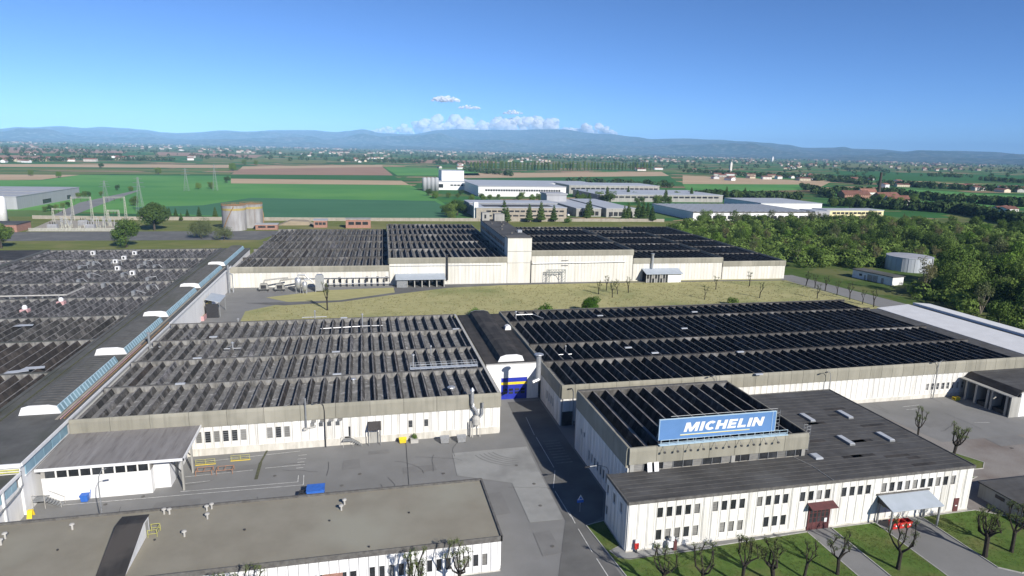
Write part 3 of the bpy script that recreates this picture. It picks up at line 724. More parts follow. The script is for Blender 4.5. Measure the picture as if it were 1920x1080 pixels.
part(sp, 'side_frame', MB().box(-51.58, -51.36, 105.4, 120.4, 6.05, 6.2).box(-51.58, -51.36, 105.4, 120.4, 7.95, 8.25), 'white')
def monitor(y0, y1):
    pr = [(-60.1, 8.7), (-53.7, 8.7), (-54.3, 10.0), (-55.6, 10.3), (-58.4, 10.3), (-59.5, 10.0)]
    t = thing('roof_lantern', '', 'skylight', (-57, y0, 8.7), 0, 'roof lanterns along the spine')
    part(t, 'shell', MB().prism([(x, y0+.05, z) for x, z in pr], (0, -(y1-y0), 0)), 'roof_spine')
    n = int((y1-y0)/1.35)
    for k in range(n):
        yy = y0+.1+k*(y1-y0)/n
        # curved sheet ribs over the crown
        part(t, 'sheet_rib', MB().tube([(x, yy+.3, z+.02) for x, z in [pr[5], pr[4], pr[3], pr[2]]], .05, 4), 'coping')
        part(t, 'side_pane', MB().poly([(-53.60, yy+.25, 8.80), (-53.60, yy+1.2, 8.80), (-54.16, yy+1.2, 9.96), (-54.16, yy+.25, 9.96)]), 'glass_teal')
    part(t, 'side_mullion', MB().prism([(-53.69, y0+.06, 8.7), (-53.63, y0+.06, 8.7), (-54.2, y0+.06, 10.0), (-54.29, y0+.06, 10.0)], (0, -(y1-y0-.1), 0)), 'sign_light')
    part(t, 'end_panel', MB().prism([(x*1.0+(-.15 if x < -57 else .15), y0-.12, z+(.12 if z > 8.8 else 0)) for x, z in pr], (0, -.16, 0)), 'white')
    return t
for (a, b_), l in zip(((124, 153), (158.5, 187.5), (192.6, 226), (231, 267.5), (273, 318)),
        ('grey curved roof lantern with white end beside the low courtyard shed, first along the spine', 'grey curved roof lantern on the spine, second from the courtyard shed',
         'grey curved roof lantern on the spine where the lawn begins, middle of five', 'grey curved roof lantern on the spine beside the blue awning, fourth from the courtyard shed',
         'longest grey roof lantern, at the far end of the spine by the substation')):
    monitor(a, b_)['label'] = l

part(sp, 'service_pipe', MB().tube([(-51.9, 121, 8.85), (-51.9, 186, 8.85)], .13, 6), 'rust'); part(sp, 'service_pipe', MB().tube([(-52.5, 121, 8.82), (-52.5, 165, 8.82)], .09, 6), 'pink')
part(sp, 'walk_strip', MB().box(-53.4, -52.9, 121, 270, 8.7, 8.74), 'concrete_tan')
# lower front wing of the spine (left edge)
lw_ = thing('office_wing', 'low white wing with ribbon windows and grey flat roof at the foot of the spine', 'building', (-58, 98, 0))
part(lw_, 'wall', MB().box(-75, -51.8, 60, 104.0, 0, 5.0), 'panel_clean')
part(lw_, 'roof', MB().box(-75, -51.5, 60, 103.7, 6.9, 7.25), 'roof_spine')
part(lw_, 'wall_band', MB().box(-75, -51.9, 60, 103.9, 5.0, 6.9), 'wall_core')
part(lw_, 'roof_flashing', MB().box(-51.7, -51.4, 60, 104.2, 6.85, 7.3), 'white')
for i in range(12):
    y = 103.4-1.62*(i+1); o = part(lw_, 'window', MB().box(-51.88, -51.78, y+.06, y+1.52, 5.05, 6.8), 'glass_blue')
part(lw_, 'drainpipe', MB().tube([(-51.5, 104.3, 7.4), (-51.45, 104.3, 5.2), (-51.45, 103, 4.7), (-51.45, 97.5, 4.3)], .12, 8), 'steel')
part(lw_, 'drainpipe', MB().tube([(-51.45, 97.6, 4.4), (-51.45, 96.6, 4.2), (-51.45, 96.5, .1)], .16, 8), 'steel')
part(lw_, 'corner_post', MB().box(-51.75, -51.45, 98.9, 99.2, 0, 7.2), 'white')
part(lw_, 'roof_pipe', MB().tube([(-70, 104.1, 7.9), (-51.6, 104.1, 7.75)], .1, 6).tube([(-70, 103.95, 7.55), (-51.6, 104.0, 7.4)], .1, 6), 'lime')

# low shed in the courtyard corner
ls = thing('courtyard_shed', 'low white shed with streaked grey roof and window strip in the courtyard corner', 'shed', (-41, 110, 0))
part(ls, 'wall', MB().box(-50.6, -34.8, 107.85, 120.2, 0, 4.12), 'white')
part(ls, 'wall', MB().box(-34.8, -32.4, 109.4, 120.2, 0, 4.6), 'white')
part(ls, 'window_wall', MB().box(-50.6, -34.8, 107.9, 120.1, 4.12, 5.55), 'wall_core')
rz = .35
part(ls, 'roof', MB().prism([(-51.2, 107.6, 5.9), (-29.8, 107.6, 5.9), (-29.8, 120.3, 6.2), (-51.2, 120.3, 6.2)], (0, 0, .35)), 'roof_streak')
part(ls, 'roof_edge', MB().box(-51.2, -29.6, 107.45, 107.6, 5.5, 5.95).prism([(-29.6, 107.45, 5.95), (-29.6, 120.3, 6.25), (-29.6, 120.3, 5.75), (-29.6, 107.45, 5.5)], (.2, 0, 0)), 'white')
for i in range(9):
    x = -50.0+i*1.68; part(ls, 'window', MB().box(x, x+1.45, 107.80, 107.89, 4.15, 5.48), 'glass_dark')
    part(ls, 'mullion', MB().box(x+1.45, x+1.68, 107.70, 107.89, 4.1, 5.5), 'panel_white')
for y in (107.9, 113.9):
    part(ls, 'post', MB().box(-30.2, -29.9, y-.15, y+.15, 0, 5.5), 'concrete')
    part(ls, 'brace', MB().obox((-31.0, y, 4.4), (.75, 0, -1.0), (0, .07, 0), (.06, 0, .045)), 'steel_dark')
part(ls, 'door', MB().box(-32.45, -32.3, 112, 114, 0, 3.6), 'steel')
# ------------------------------------------------------------------ annex with the billboard
AZ, TZ = 8.0, 12.0
ax = thing('office_annex', 'two-storey white panelled annex with dark flat roof and a raised ridged block', 'building', (66, 77.7, 0))
part(ax, 'wall', MB().box(36.2, 96.6, 77.8, 85.9, .02, 7.7).box(39.6, 96.6, 85.9, 112, 0, 7.7), 'wall_core')
part(ax, 'plinth', MB().box(36.05, 96.75, 77.55, 77.8, 0, .3), 'plinth')
w_up = [40.6+1.51*i for i in range(5)]+[49.95+1.46*i for i in range(4)]+[57.5+1.46*i for i in range(4)]+[64.9+1.5*i for i in range(4)]+[72.5+1.46*i for i in range(4)]+[80.0+1.49*i for i in range(10)]
w_lo = [40.6+1.51*i for i in range(5)]+[51.4+1.46*i for i in range(3)]+[58.95+1.46*i for i in range(3)]
def snap(xs, x0, s): return [x0+(math.floor((x-x0)/s)+.5)*s for x in xs]
PW = (96.7-36.1)/41
wa = [(x, .95, 5.05, 6.65) for x in snap(w_up, 36.1, PW)]+[(x, .95, 1.4, 3.1) for x in snap(w_lo, 36.1, PW)]
panel_wall(ax, 36.1, 96.7, 77.8, .3, 7.75, wa, PW, nx=1, nz=1, fm='steel_dark')
panel_wall_side(ax, 36.2, 77.8, 85.9, 0, 7.75, [(84.8, .8, 5.0, 6.6), (82.6, .9, 5.0, 6.6), (80.4, .9, 5, 6.6), (84.8, .8, 1.4, 3)], 1.35)
panel_wall_side(ax, 39.6, 86.0, 111.0, 0, 8.6, [(88+1.5*i+.2, .85, 1.6, 3.4) for i in range(11)]+[(106.2, .7, 4.6, 5.6), (107.8, .7, 4.6, 5.6)], 1.5)
panel_wall_side(ax, 96.6, 77.8, 112, 0, 7.75, [], 1.5, face='+x')
ar = part(ax, 'roof', MB().box(36.0, 96.8, 77.6, 85.95, 7.75, AZ).box(71.3, 96.8, 85.95, 112.1, 7.75, AZ), 'roof_bitumen')
part(ar, 'roof_edge', MB().box(36.0, 96.85, 77.45, 77.65, 7.62, AZ+.08).box(35.9, 36.1, 77.6, 86.0, 7.62, AZ+.08).box(96.7, 96.9, 77.6, 112.2, 7.62, AZ+.12).box(71.3, 96.8, 112.0, 112.25, 7.62, AZ+.12), 'coping')
for i in range(6): part(ar, 'roofing_seam', MB().box(36.4, 96.5, 79.0+1.12*i, 79.07+1.12*i, AZ, AZ+.02), 'coping')
for i in range(18): part(ar, 'roofing_seam', MB().box(71.8, 96.5, 87.2+1.35*i, 87.27+1.35*i, AZ, AZ+.02), 'coping')
rg = random.Random(12)
for i in range(16): # fresh bitumen patches
    x = rg.uniform(73, 90); y = 79.2+1.12*rg.randint(0, 5) if rg.random() < .4 else 87.2+1.35*rg.randint(0, 14)
    part(ar, 'roofing_patch', MB().box(x, x+rg.uniform(2, 5), y+.1, y+1.0, AZ+.004, AZ+.018), 'roof_dark')
part(ar, 'roof_cable', MB().tube([(68.8, 85.9, AZ+.05), (69.8, 82.5, AZ+.05), (70.0, 77.7, AZ+.05)], .05, 5), 'kerb')
# raised block
tw = part(ax, 'raised_block', MB().box(39.7, 71.2, 86.3, 110.9, 7.7, 10.4), 'wall_core')
ridged_roof(tw if False else ax, 39.7, 71.2, [86.3, 110.9], TZ, 2.62, 'ridge_dark', ht=1.6, half=.8, gut='gutter_dark')
fascia_run(ax, 39.5, 71.4, 86.3, 9.3, TZ, step=4.6, depth=.5, lean=.1)
fascia_run(ax, 86.3, 110.9, 39.7, 8.6, TZ, '-x', step=5, depth=.5)
fascia_run(ax, 86.3, 110.9, 71.2, 9.3, TZ, '+x', step=5, depth=.35)
part(ax, 'parapet_back', MB().box(39.5, 71.4, 110.9, 111.3, 9.3, TZ), 'gutter_dark')
part(ax, 'parapet_lining', MB().box(70.95, 71.15, 86.4, 110.8, 10.3, TZ-.04).box(39.75, 71.0, 110.78, 110.88, 10.3, TZ-.04), 'ridge_dark')
part(ax, 'parapet_rail', MB().box(39.7, 71.2, 110.4, 110.9, TZ-.2, TZ+.05), 'coping')
for i in range(18):
    x = 40.4+i*1.7; part(ax, 'clerestory_pane', MB().box(x, x+1.62, 86.12, 86.2, 8.05, 9.3), 'glass_dark' if i % 3 else 'glass_blind')
    part(ax, 'clerestory_rib', MB().box(x+1.62, x+1.7, 86.02, 86.3, 8.0, 9.3), 'steel')
for x in (39.75, 57.4, 70.4): part(ax, 'pier', MB().box(x, x+.65, 85.95, 86.3, 8.0, 9.3), 'concrete')
# portal
po = part(ax, 'portal', MB().box(66.05, 66.25, 77.4, 77.62, 0, 4.1).box(69.75, 69.95, 77.4, 77.62, 0, 4.1).box(66.25, 69.75, 77.4, 77.62, 3.9, 4.1), 'maroon')
for i in range(5):
    pl = part(po, 'door_leaf', MB().box(66.27+.7*i, 66.93+.7*i, 77.45, 77.58, .05, 3.85), 'maroon')
    for k in range(3): part(po, 'door_pane', MB().box(66.36+.7*i, 66.84+.7*i, 77.42, 77.445, 1.35+.83*k, 2.08+.83*k), 'glass_dark')
part(po, 'portal_hood', MB().prism([(65.7, 76.2, 4.25), (70.3, 76.2, 4.25), (70.3, 77.55, 4.7), (65.7, 77.55, 4.7)], (0, 0, .1)), 'maroon')
part(po, 'notice', MB().box(69.0, 69.45, 77.36, 77.4, 1.2, 1.9), 'white')
rd = part(ax, 'side_door', MB().box(93.7, 94.7, 77.5, 77.58, .1, 2.5), 'maroon'); part(rd, 'handle', MB().box(94.0, 94.4, 77.44, 77.5, 1.1, 1.25), 'white')

for i, (x, y) in enumerate(((81.75, 99.5), (90.1, 99.5), (81.95, 89.5), (90.15, 89.5))):
    t = thing('roof_light', ['glazed roof light on the dark annex roof beside the raised block, far one', 'glazed roof light on the dark annex roof by the right edge, far one',
              'glazed roof light on the dark annex roof beside the raised block, near one', 'glazed roof light on the dark annex roof by the right edge, near one'][i], 'skylight', (x, y, AZ), 0, 'annex roof lights')
    part(t, 'upstand', MB().box(x-.55, x+.55, y-1.75, y+1.75, AZ, AZ+.28), 'steel')
    for k in range(6): part(t, 'glazing', MB().box(x-.47, x+.47, y-1.68+.56*k, y-1.18+.56*k, AZ+.28, AZ+.4), 'roof_light')

# billboard on the parapet
SX0, SX1, SZ0, SZ1, SY = 44.5, 65.0, 12.75, 16.15, 86.35
sg = thing('billboard', 'long blue billboard with white italic lettering above the annex parapet', 'billboard', (55, 86.4, 12))
part(sg, 'board', MB().box(SX0, SX1, SY, SY+.18, SZ0, SZ1), 'sign_blue')
bf = part(sg, 'board_frame', MB().box(SX0-.08, SX1+.08, SY-.04, SY+.22, SZ1, SZ1+.07).box(SX0-.08, SX0, SY-.04, SY+.22, SZ0, SZ1).box(SX1, SX1+.08, SY-.04, SY+.22, SZ0, SZ1).box(SX1-.62, SX1-.56, SY-.05, SY-.01, SZ0, SZ1), 'sign_light')
# hand-drawn heavy italic capitals: strokes in a unit box, sheared
def letter(ch):
    t = .27
    R_ = lambda x0, x1, y0, y1: [(x0, y0), (x1, y0), (x1, y1), (x0, y1)]
    if ch == 'I': return .36, [R_(.02, .34, 0, 1)]
    if ch == 'L': return .80, [R_(0, .31, 0, 1), R_(.31, .78, 0, .25)]
    if ch == 'E': return .84, [R_(0, .31, 0, 1), R_(.31, .80, 0, .23), R_(.31, .74, .39, .61), R_(.31, .80, .77, 1)]
    if ch == 'H': return 1.0, [R_(0, .31, 0, 1), R_(.66, .97, 0, 1), R_(.31, .66, .38, .63)]
    if ch == 'N': return 1.02, [R_(0, .29, 0, 1), R_(.71, 1.0, 0, 1), [(.29, .55), (.71, 0), (.71, .47), (.29, 1)]]
    if ch == 'M': return 1.28, [R_(0, .27, 0, 1), R_(.98, 1.25, 0, 1), [(.27, .52), (.52, 0), (.625, 0), (.625, .40), (.38, 1), (.27, 1)], [(.625, 0), (.73, 0), (.98, .52), (.98, 1), (.87, 1), (.625, .40)]]
    if ch == 'C':
        out = []; n = 12
        a0, a1 = math.radians(42), math.radians(318)
        for k in range(n):
            p, q = a0+(a1-a0)*k/n, a0+(a1-a0)*(k+1)/n
            o = lambda a, r1, r2: (.5+r1*math.cos(a), .5+r2*math.sin(a))
            out.append([o(p, .5, .51), o(q, .5, .51), o(q, .19, .25), o(p, .19, .25)])
        return .92, out
lx = SX0+4.15; lh_ = 1.52; base = SZ0+1.12; sx = 1.44; shear = .26
tot = sum(letter(c)[0] for c in 'MICHELIN'); target = 14.35-shear*lh_; gap = .11
sx = (target/ (tot+gap*7))
for c in 'MICHELIN':
    wd, polys = letter(c); mb = MB()
    for pl in polys:
        pts = [(lx+px_*sx+py_*lh_*shear, SY-.03, base+py_*lh_) for px_, py_ in pl]
        # orient facing -Y
        ar2 = sum(pts[i][0]*pts[(i+1) % len(pts)][2]-pts[(i+1) % len(pts)][0]*pts[i][2] for i in range(len(pts)))
        if ar2 < 0: pts = pts[::-1]
        mb.prism(pts, (0, -.035, 0))
    part(sg, 'letter', mb, 'white'); lx += (wd+gap)*sx
part(sg, 'underline', MB().box(SX0+3.6, SX0+15.9, SY-.025, SY-.002, SZ0+.66, SZ0+.76), 'lime' if False else 'sign_light')
part(sg, 'underline', MB().box(SX0+3.6, SX0+15.9, SY-.025, SY-.002, SZ0+.56, SZ0+.655), 'yellow')
wk = part(sg, 'walkway', MB().box(SX0-.1, SX1+2.2, SY-.75, SY-.05, TZ+.12, TZ+.2), 'sign_light')
rl = MB()
for i in range(16): x = SX0+i*1.5; rl.tube([(x, SY-.72, TZ+.2), (x, SY-.72, TZ+1.1)], .035, 5)
rl.tube([(SX0, SY-.72, TZ+1.1), (SX0+22.5, SY-.72, TZ+1.1)], .035, 5).tube([(SX0, SY-.72, TZ+.65), (SX0+22.5, SY-.72, TZ+.65)], .03, 5)
part(sg, 'railing', rl, 'sign_light')
for i in range(8):
    x = SX0+.6+i*2.75
    part(sg, 'bracket', MB().box(x-.06, x+.06, SY+.18, SY+.3, TZ-.2, SZ1).obox((x, SY+1.2, 13.9), (0, .95, -2.0), (.05, 0, 0), (0, .04, .02)), 'steel')
part(sg, 'top_rail', MB().tube([(SX0+2, SY+.4, SZ1+.3), (SX1+.5, SY+.4, SZ1+.3)], .04, 5), 'steel')
lad = MB()
for z in (12.8, 13.4, 14.0, 14.6, 15.2, 15.8): lad.tube([(SX1+.3, SY+.2, z), (SX1+.9, SY+.2, z)], .03, 4)
lad.tube([(SX1+.3, SY+.2, 12.2), (SX1+.3, SY+.2, 16.3)], .04, 5).tube([(SX1+.9, SY+.2, 12.2), (SX1+.9, SY+.2, 16.3)], .04, 5)
part(sg, 'ladder', lad, 'steel')
for i in range(10):
    x = SX0+.4+i*2.22
    t = thing('floodlight', 'small black floodlight on an arm under the billboard', 'lamp', (x, 85.75, 11.6), 0, 'floodlights below the billboard')
    part(t, 'arm', MB().tube([(x+.25, 86.0, 12.1), (x+.1, 85.4, 11.75), (x, 84.9, 11.45)], .035, 5), 'steel')
    part(t, 'head', MB().obox((x, 84.85, 11.4), (.17, 0, 0), (0, .10, .10), (0, .07, -.07)), 'steel_dark')
t = thing('ladder_cage', 'grey access ladder cage at the raised block corner on the annex roof', 'ladder', (72.2, 87.5, AZ))
for z in (8.4, 9.0, 9.6, 10.2, 10.8, 11.4, 12, 12.6): part(t, 'hoop', MB().tube([(71.9, 87.2, z), (72.6, 87.2, z), (72.6, 87.9, z), (71.9, 87.9, z)], .03, 4), 'steel')
for x, y in ((71.9, 87.2), (72.6, 87.2), (71.9, 87.9)): part(t, 'rail', MB().tube([(x, y, 8), (x, y, 12.8)], .04, 5), 'steel')
solo('roof_hatch', MB().box(71.9, 73.3, 84.2, 86.0, AZ, AZ+.25).box(72.0, 73.2, 84.3, 85.9, AZ+.25, AZ+.33), 'roof_light', 'pale flat hatch on the annex roof below the raised block corner', 'hatch')
for k in range(2):
    solo('white_board', MB().obox((42.9+k*1.15, 85.55, 8.75), (.38, 0, 0), (0, .18, .72), (0, .03, -.008)), 'white', 'white board leaning against the clerestory windows on the annex roof', 'board', 'leaning white boards')

# canopy with red bins
cn = thing('canopy', 'grey sheet canopy on four posts against the annex front over red bins', 'canopy', (83, 76, 0))
part(cn, 'roof_sheet', MB().prism([(78.4, 74.2, 3.75), (88.0, 74.2, 3.75), (88.0, 77.55, 4.75), (78.4, 77.55, 4.75)], (0, 0, .1)), 'awning')
part(cn, 'roof_trim', MB().box(78.2, 88.2, 77.3, 77.5, 4.75, 4.95), 'coping')
part(cn, 'beam', MB().box(78.5, 87.9, 74.4, 74.55, 3.45, 3.64).box(78.5, 87.9, 77.2, 77.35, 4.25, 4.5), 'steel')
for x in (78.75, 87.6):
    for y, zz in ((74.6, 3.5), (77.2, 4.4)): part(cn, 'post', MB().box(x-.12, x+.12, y-.12, y+.12, 0, zz), 'steel')
part(cn, 'side_sheet', MB().prism([(78.5, 74.3, 3.65), (78.5, 77.4, 4.6), (78.5, 77.4, 3.5)], (-.05, 0, 0)), 'steel_dark')
part(cn, 'notice', MB().box(79.6, 80.5, 77.3, 77.36, 2.6, 3.1), 'lime')
for i in range(3):
    x = 79.6+i*1.25
    t = thing('red_bin', ['red wheeled bin under the canopy, next to the left front post', 'red wheeled bin under the canopy, middle of three', 'red wheeled bin under the canopy, farthest from the front post'][i], 'bin', (x+.5, 75.4, 0), 0, 'red bins under the canopy')
    b_ = MB(); n0 = 4
    lo = [(x+.1, 74.95), (x+.95, 74.95), (x+.95, 75.75), (x+.1, 75.75)]; hi = [(x, 74.8), (x+1.08, 74.8), (x+1.08, 75.9), (x, 75.9)]
    b_.v = [(a, b2, .12) for a, b2 in lo]+[(a, b2, 1.15) for a, b2 in hi]; b_.f = [(3, 2, 1, 0)]+[(k, (k+1) % 4, 4+(k+1) % 4, 4+k) for k in range(4)]
    part(t, 'body', b_, 'red'); part(t, 'rim', MB().box(x-.03, x+1.11, 74.76, 74.84, 1.1, 1.2).box(x-.03, x+1.11, 75.86, 75.94, 1.1, 1.2).box(x-.03, x+.05, 74.84, 75.86, 1.1, 1.2).box(x+1.03, x+1.11, 74.84, 75.86, 1.1, 1.2), 'red')
    part(t, 'waste', MB().box(x+.06, x+1.02, 74.86, 75.84, .6, .75), 'maroon')
    part(t, 'sticker', MB().box(x+.4, x+.65, 74.79, 74.84, .6, .85), 'white')
    for q in ((x+.18, 75.05), (x+.9, 75.05), (x+.18, 75.65), (x+.9, 75.65)): part(t, 'wheel', MB().tube([(q[0]-.04, q[1], .08), (q[0]+.04, q[1], .08)], .08, 8), 'steel_dark')

# ------------------------------------------------------------------ long building in the foreground
LB = 5.3
lb_ = thing('long_building', 'long low white building with tan gravel flat roof and dark roof edge', 'building', (-18, 78, 0))
part(lb_, 'wall', MB().box(-75, 17.2, 77.2, 92.2, 0, 4.9), 'wall_core')
part(lb_, 'roof', MB().box(-75, 17.3, 76.95, 92.4, 4.9, LB), 'roof_gravel')
part(lb_, 'roof_edge', MB().box(-75, 17.5, 76.75, 76.95, 4.75, LB+.22).box(-75, 17.5, 92.4, 92.75, 4.75, LB+.3).box(17.3, 17.6, 76.75, 92.75, 4.75, LB+.22), 'coping')
wb = [(-21.5+1.25*i, .8, 1.75, 2.75) for i in range(16)]+[(0.6+1.25*i, .72, 1.2, 3.0) for i in range(13)]
s_ = (17.2+60.3)/62
panel_wall(lb_, -60.3, 17.2, 77.2, .25, 4.75, [(-60.3+(math.floor((x+60.3)/s_)+.5)*s_, a, b_, c) for x, a, b_, c in wb], s_, 'panel_clean', fm='steel_dark')
panel_wall_side(lb_, 17.2, 77.2, 92.2, .25, 4.75, [(84, .8, 1.5, 2.8)], 1.25, 'panel_clean', face='+x')
part(lb_, 'plinth', MB().box(-60.3, 17.35, 76.98, 77.2, 0, .25), 'plinth')
part(lb_, 'door_canopy', MB().prism([(-6.2, 75.9, 2.55), (-3.6, 75.9, 2.55), (-3.6, 77, 2.75), (-6.2, 77, 2.75)], (0, 0, .12)), 'brick_red')
part(lb_, 'wall_lamp', MB().box(17.5, 17.9, 86.3, 86.6, 3.2, 3.5).box(17.5, 17.75, 85.4, 85.6, 3.2, 3.4), 'white')
sh = thing('roof_hut', 'dark sloping stair head with white triangular side on the gravel roof', 'roof hut', (-31, 84, LB))
q0, q1 = -32.3, -29.0
part(sh, 'roof_sheet', MB().prism([(q0, 77.2, LB+.15), (q1, 77.2, LB+.15), (q1, 85.2, LB+2.55), (q0, 85.2, LB+2.55)], (0, 0, .12)).prism([(q0, 85.2, LB+2.55), (q1, 85.2, LB+2.55), (q1, 87.6, LB+2.35), (q0, 87.6, LB+2.35)], (0, 0, .12)), 'roof_dark')
part(sh, 'side_wall', MB().prism([(q1-.08, 78.0, LB), (q1-.08, 87.4, LB), (q1-.08, 87.4, LB+2.22), (q1-.08, 85.2, LB+2.4), (q1-.08, 77.6, LB+.12)], (.15, 0, 0)).prism([(q0+.2, 78.0, LB), (q0+.2, 87.4, LB), (q0+.2, 87.4, LB+2.22), (q0+.2, 85.2, LB+2.4), (q0+.2, 77.6, LB+.12)], (.15, 0, 0)), 'white')
part(sh, 'door', MB().box(q1-.09, q1-.03, 85.9, 86.9, LB, LB+2.0), 'concrete')
yr = MB()
for a, b_ in (((q1+.2, 85.7), (q1+1.3, 85.7)), ((q1+.2, 87.2), (q1+1.3, 87.2)), ((q1+1.3, 85.7), (q1+1.3, 87.2))):
    for z in (.5, 1.05): yr.tube([(*a, LB+z), (*b_, LB+z)], .035, 5)
for a in ((q1+.2, 85.7), (q1+1.3, 85.7), (q1+1.3, 87.2), (q1+.2, 87.2)): yr.tube([(*a, LB), (*a, LB+1.05)], .035, 5)
part(sh, 'railing', yr, 'lime')
def roof_vent(px, py, lab, z=LB, h=.75, sc=1.0, mt='kerb'):
    p = P(px, py, z)
    t = thing('roof_vent', lab, 'vent', p, 0, 'mushroom vents on the gravel roof')
    part(t, 'pipe', MB().lathe(p, [(.13*sc, 0), (.13*sc, h)], 10), mt)
    part(t, 'cowl', MB().lathe(p+Vector((0, 0, h)), [(.16*sc, -.08), (.34*sc, 0), (.30*sc, .12), (.1*sc, .2)], 12), mt)
for px, py in ((136, 993), (247, 989), (308, 964), (318, 964), (389, 973), (397, 954), (388, 958), (346, 1006), (10, 1010), (2, 1022), (646, 946), (640, 957)):
    roof_vent(px, py, 'small pale mushroom vent on the tan gravel roof')
for px, py in ((108, 1032), (290, 1013), (459, 994), (458, 994), (618, 977), (767, 962), (692, 1026)):
    p = P(px, py, LB); solo('roof_outlet', MB().lathe(p, [(.12, 0), (.16, .12), (.08, .2)], 8), 'steel_dark', 'tiny black outlet dome on the tan gravel roof', 'roof outlet', 'black outlets on the gravel roof')

# ------------------------------------------------------------------ right side buildings
dk = thing('loading_dock', 'dark roofed loading dock with shaded bays at the end of the right yard', 'building', (150, 114, 0))
part(dk, 'wall', MB().box(144.3, 175, 108.2, 121.2, 0, 6.0), 'concrete')
part(dk, 'front_wall', MB().box(144.0, 175, 107.9, 108.2, 0, 5.6), 'white')
part(dk, 'roof', MB().box(144.2, 175, 108.0, 121.2, 6.0, 6.3), 'roof_bitumen')
part(dk, 'roof_slope', MB().prism([(142.7, 108, 5.1), (142.7, 121.1, 5.1), (144.2, 121.1, 6.3), (144.2, 108, 6.3)][::-1], (0, 0, .15)), 'roof_dark')
part(dk, 'canopy_edge', MB().box(141.2, 142.8, 107.8, 121.1, 4.75, 4.95), 'concrete')
for i, y in enumerate((119.2, 116.6, 113.6, 112.6, 109.0)): part(dk, 'pier', MB().box(141.4, 144.3, y-.25, y+.25, 0, 4.75), 'concrete')
for y0, y1 in ((114.2, 116.2), (109.6, 112.2)): part(dk, 'dock_door', MB().box(144.1, 144.28, y0, y1, 1.0, 4.2), 'steel_dark')
part(dk, 'end_wall', MB().box(141.3, 144.0, 107.85, 108.1, 0, 4.75), 'concrete')
part(dk, 'dock_platform', MB().box(141.8, 144.3, 109.3, 116.3, 0, 1.0), 'steel_dark')
gw = thing('low_annex', 'low grey flat roofed store with slit windows at the lower right lawn', 'building', (115, 75, 0))
part(gw, 'wall', MB().box(102.5, 135, 50, 80.8, 0, 2.6), 'concrete')
part(gw, 'roof', MB().box(102.3, 135, 50, 81.0, 2.6, 2.8), 'roof_bitumen')
for y in (77, 72.2, 68.2, 64): part(gw, 'window', MB().box(102.42, 102.52, y-.8, y+.8, 1.6, 2.2), 'glass_dark')
ws = thing('white_roof_shed', 'long shed with bright white roof beside the woods', 'shed', (182, 160, 0))
part(ws, 'wall', MB().box(174.5, 196, 122, 184, 0, 5.6), 'grey_clad')
part(ws, 'roof', MB().prism([(174, 122, 5.7), (186.8, 122, 6.6), (186.8, 184.4, 6.6), (174, 184.4, 5.7)], (0, 0, .2)), 'roof_white')
part(ws, 'roof_strip', MB().prism([(187.0, 122, 6.45), (189, 122, 6.3), (189, 184.4, 6.3), (187.0, 184.4, 6.45)], (0, 0, .2)), 'roof_dark')
part(ws, 'roof', MB().prism([(189.0, 122, 7.1), (196.3, 122, 6.4), (196.3, 184.6, 6.4), (189.0, 184.6, 7.1)], (0, 0, .2)), 'roof_white')
part(ws, 'clerestory', MB().box(188.9, 189.0, 122, 184.5, 6.35, 7.0), 'white')
fl = thing('lean_to', 'dark flat lean-to roof between the right hall and the white roofed shed', 'shed', (167, 150, 0))
part(fl, 'wall', MB().box(160.8, 173.8, 121.8, 183.5, 0, 5.3), 'grey_clad'); part(fl, 'roof', MB().box(160.75, 173.9, 121.7, 183.7, 5.3, 5.6), 'roof_bitumen')
# ------------------------------------------------------------------ rear works (turned a little against the front halls)
RA = math.radians(-1.9); PIV = (-51.5, 271, 0)
def rthing(name, label, cat):
    return thing(name, label, cat, PIV, RA)
def rp(x, y, z=0):  # point in the rear works' own frame -> world
    c, s = math.cos(RA), math.sin(RA); dx, dy = x-PIV[0], y-PIV[1]
    return Vector((PIV[0]+dx*c-dy*s, PIV[1]+dx*s+dy*c, z))
def rear_hall(label, x0, x1, ys, zt, mat_='ridge_dark', ht=1.4, half=.85, wall_z=None, front=True, right=True, left=False, pitch=2.7):
    t = rthing('factory_hall', label, 'factory')
    part(t, 'wall', MB().box(x0, x1, ys[0]+.05, ys[-1], 0, zt-1.9), 'wall_core')
    if front:
        panel_wall(t, x0, x1, ys[0]+.05, 0, zt-2.4, (), 1.5, 'rear_white', joined=True)
        fascia_run(t, x0-.1, x1+.1, ys[0]+.05, zt-2.4, zt, step=9)
    if right: fascia_run(t, ys[0], ys[-1], x1, zt-2.6, zt, '+x', step=12); part(t, 'side_wall', MB().box(x1, x1+.05, ys[0], ys[-1], 0, zt-2.6), 'rear_white')
    if left: fascia_run(t, ys[0], ys[-1], x0, zt-2.6, zt, '-x', step=12)
    ridged_roof(t, x0, x1, ys, zt, pitch, mat_, ht, half, cap='cap_dark' if x0 > 60 else 'ridge_cap', gut='gutter_dark')
    return t
rL = rear_hall('grey ridged roof hall with rusty filters and pipes along its front wall', -51.5, 10.3, [271, 293.5, 318.5, 343.4, 368, 393], 8.5, 'ridge')
part(rL, 'service_pipe', MB().tube([(-25, 270.2, 3.6), (11, 270.2, 3.6)], .16, 6).tube([(-15, 269.4, 1.3), (11, 269.4, 1.3)], .2, 6), 'galv')
for i in range(10): part(rL, 'pipe_rest', MB().box(-14+2.5*i, -13.85+2.5*i, 269.3, 270.8, 0, 3.4), 'steel_dark')
for x in (-10, 1, 5.3, 9): part(rL, 'doorway', MB().box(x, x+.9, 270.6, 270.7, 1.8, 3.9), 'steel_dark')
rM = rear_hall('higher grey ridged roof hall between the filter yard hall and the stair tower', 10.6, 60.4, [271, 296, 320, 346, 371, 393], 11.6, 'ridge', left=True)
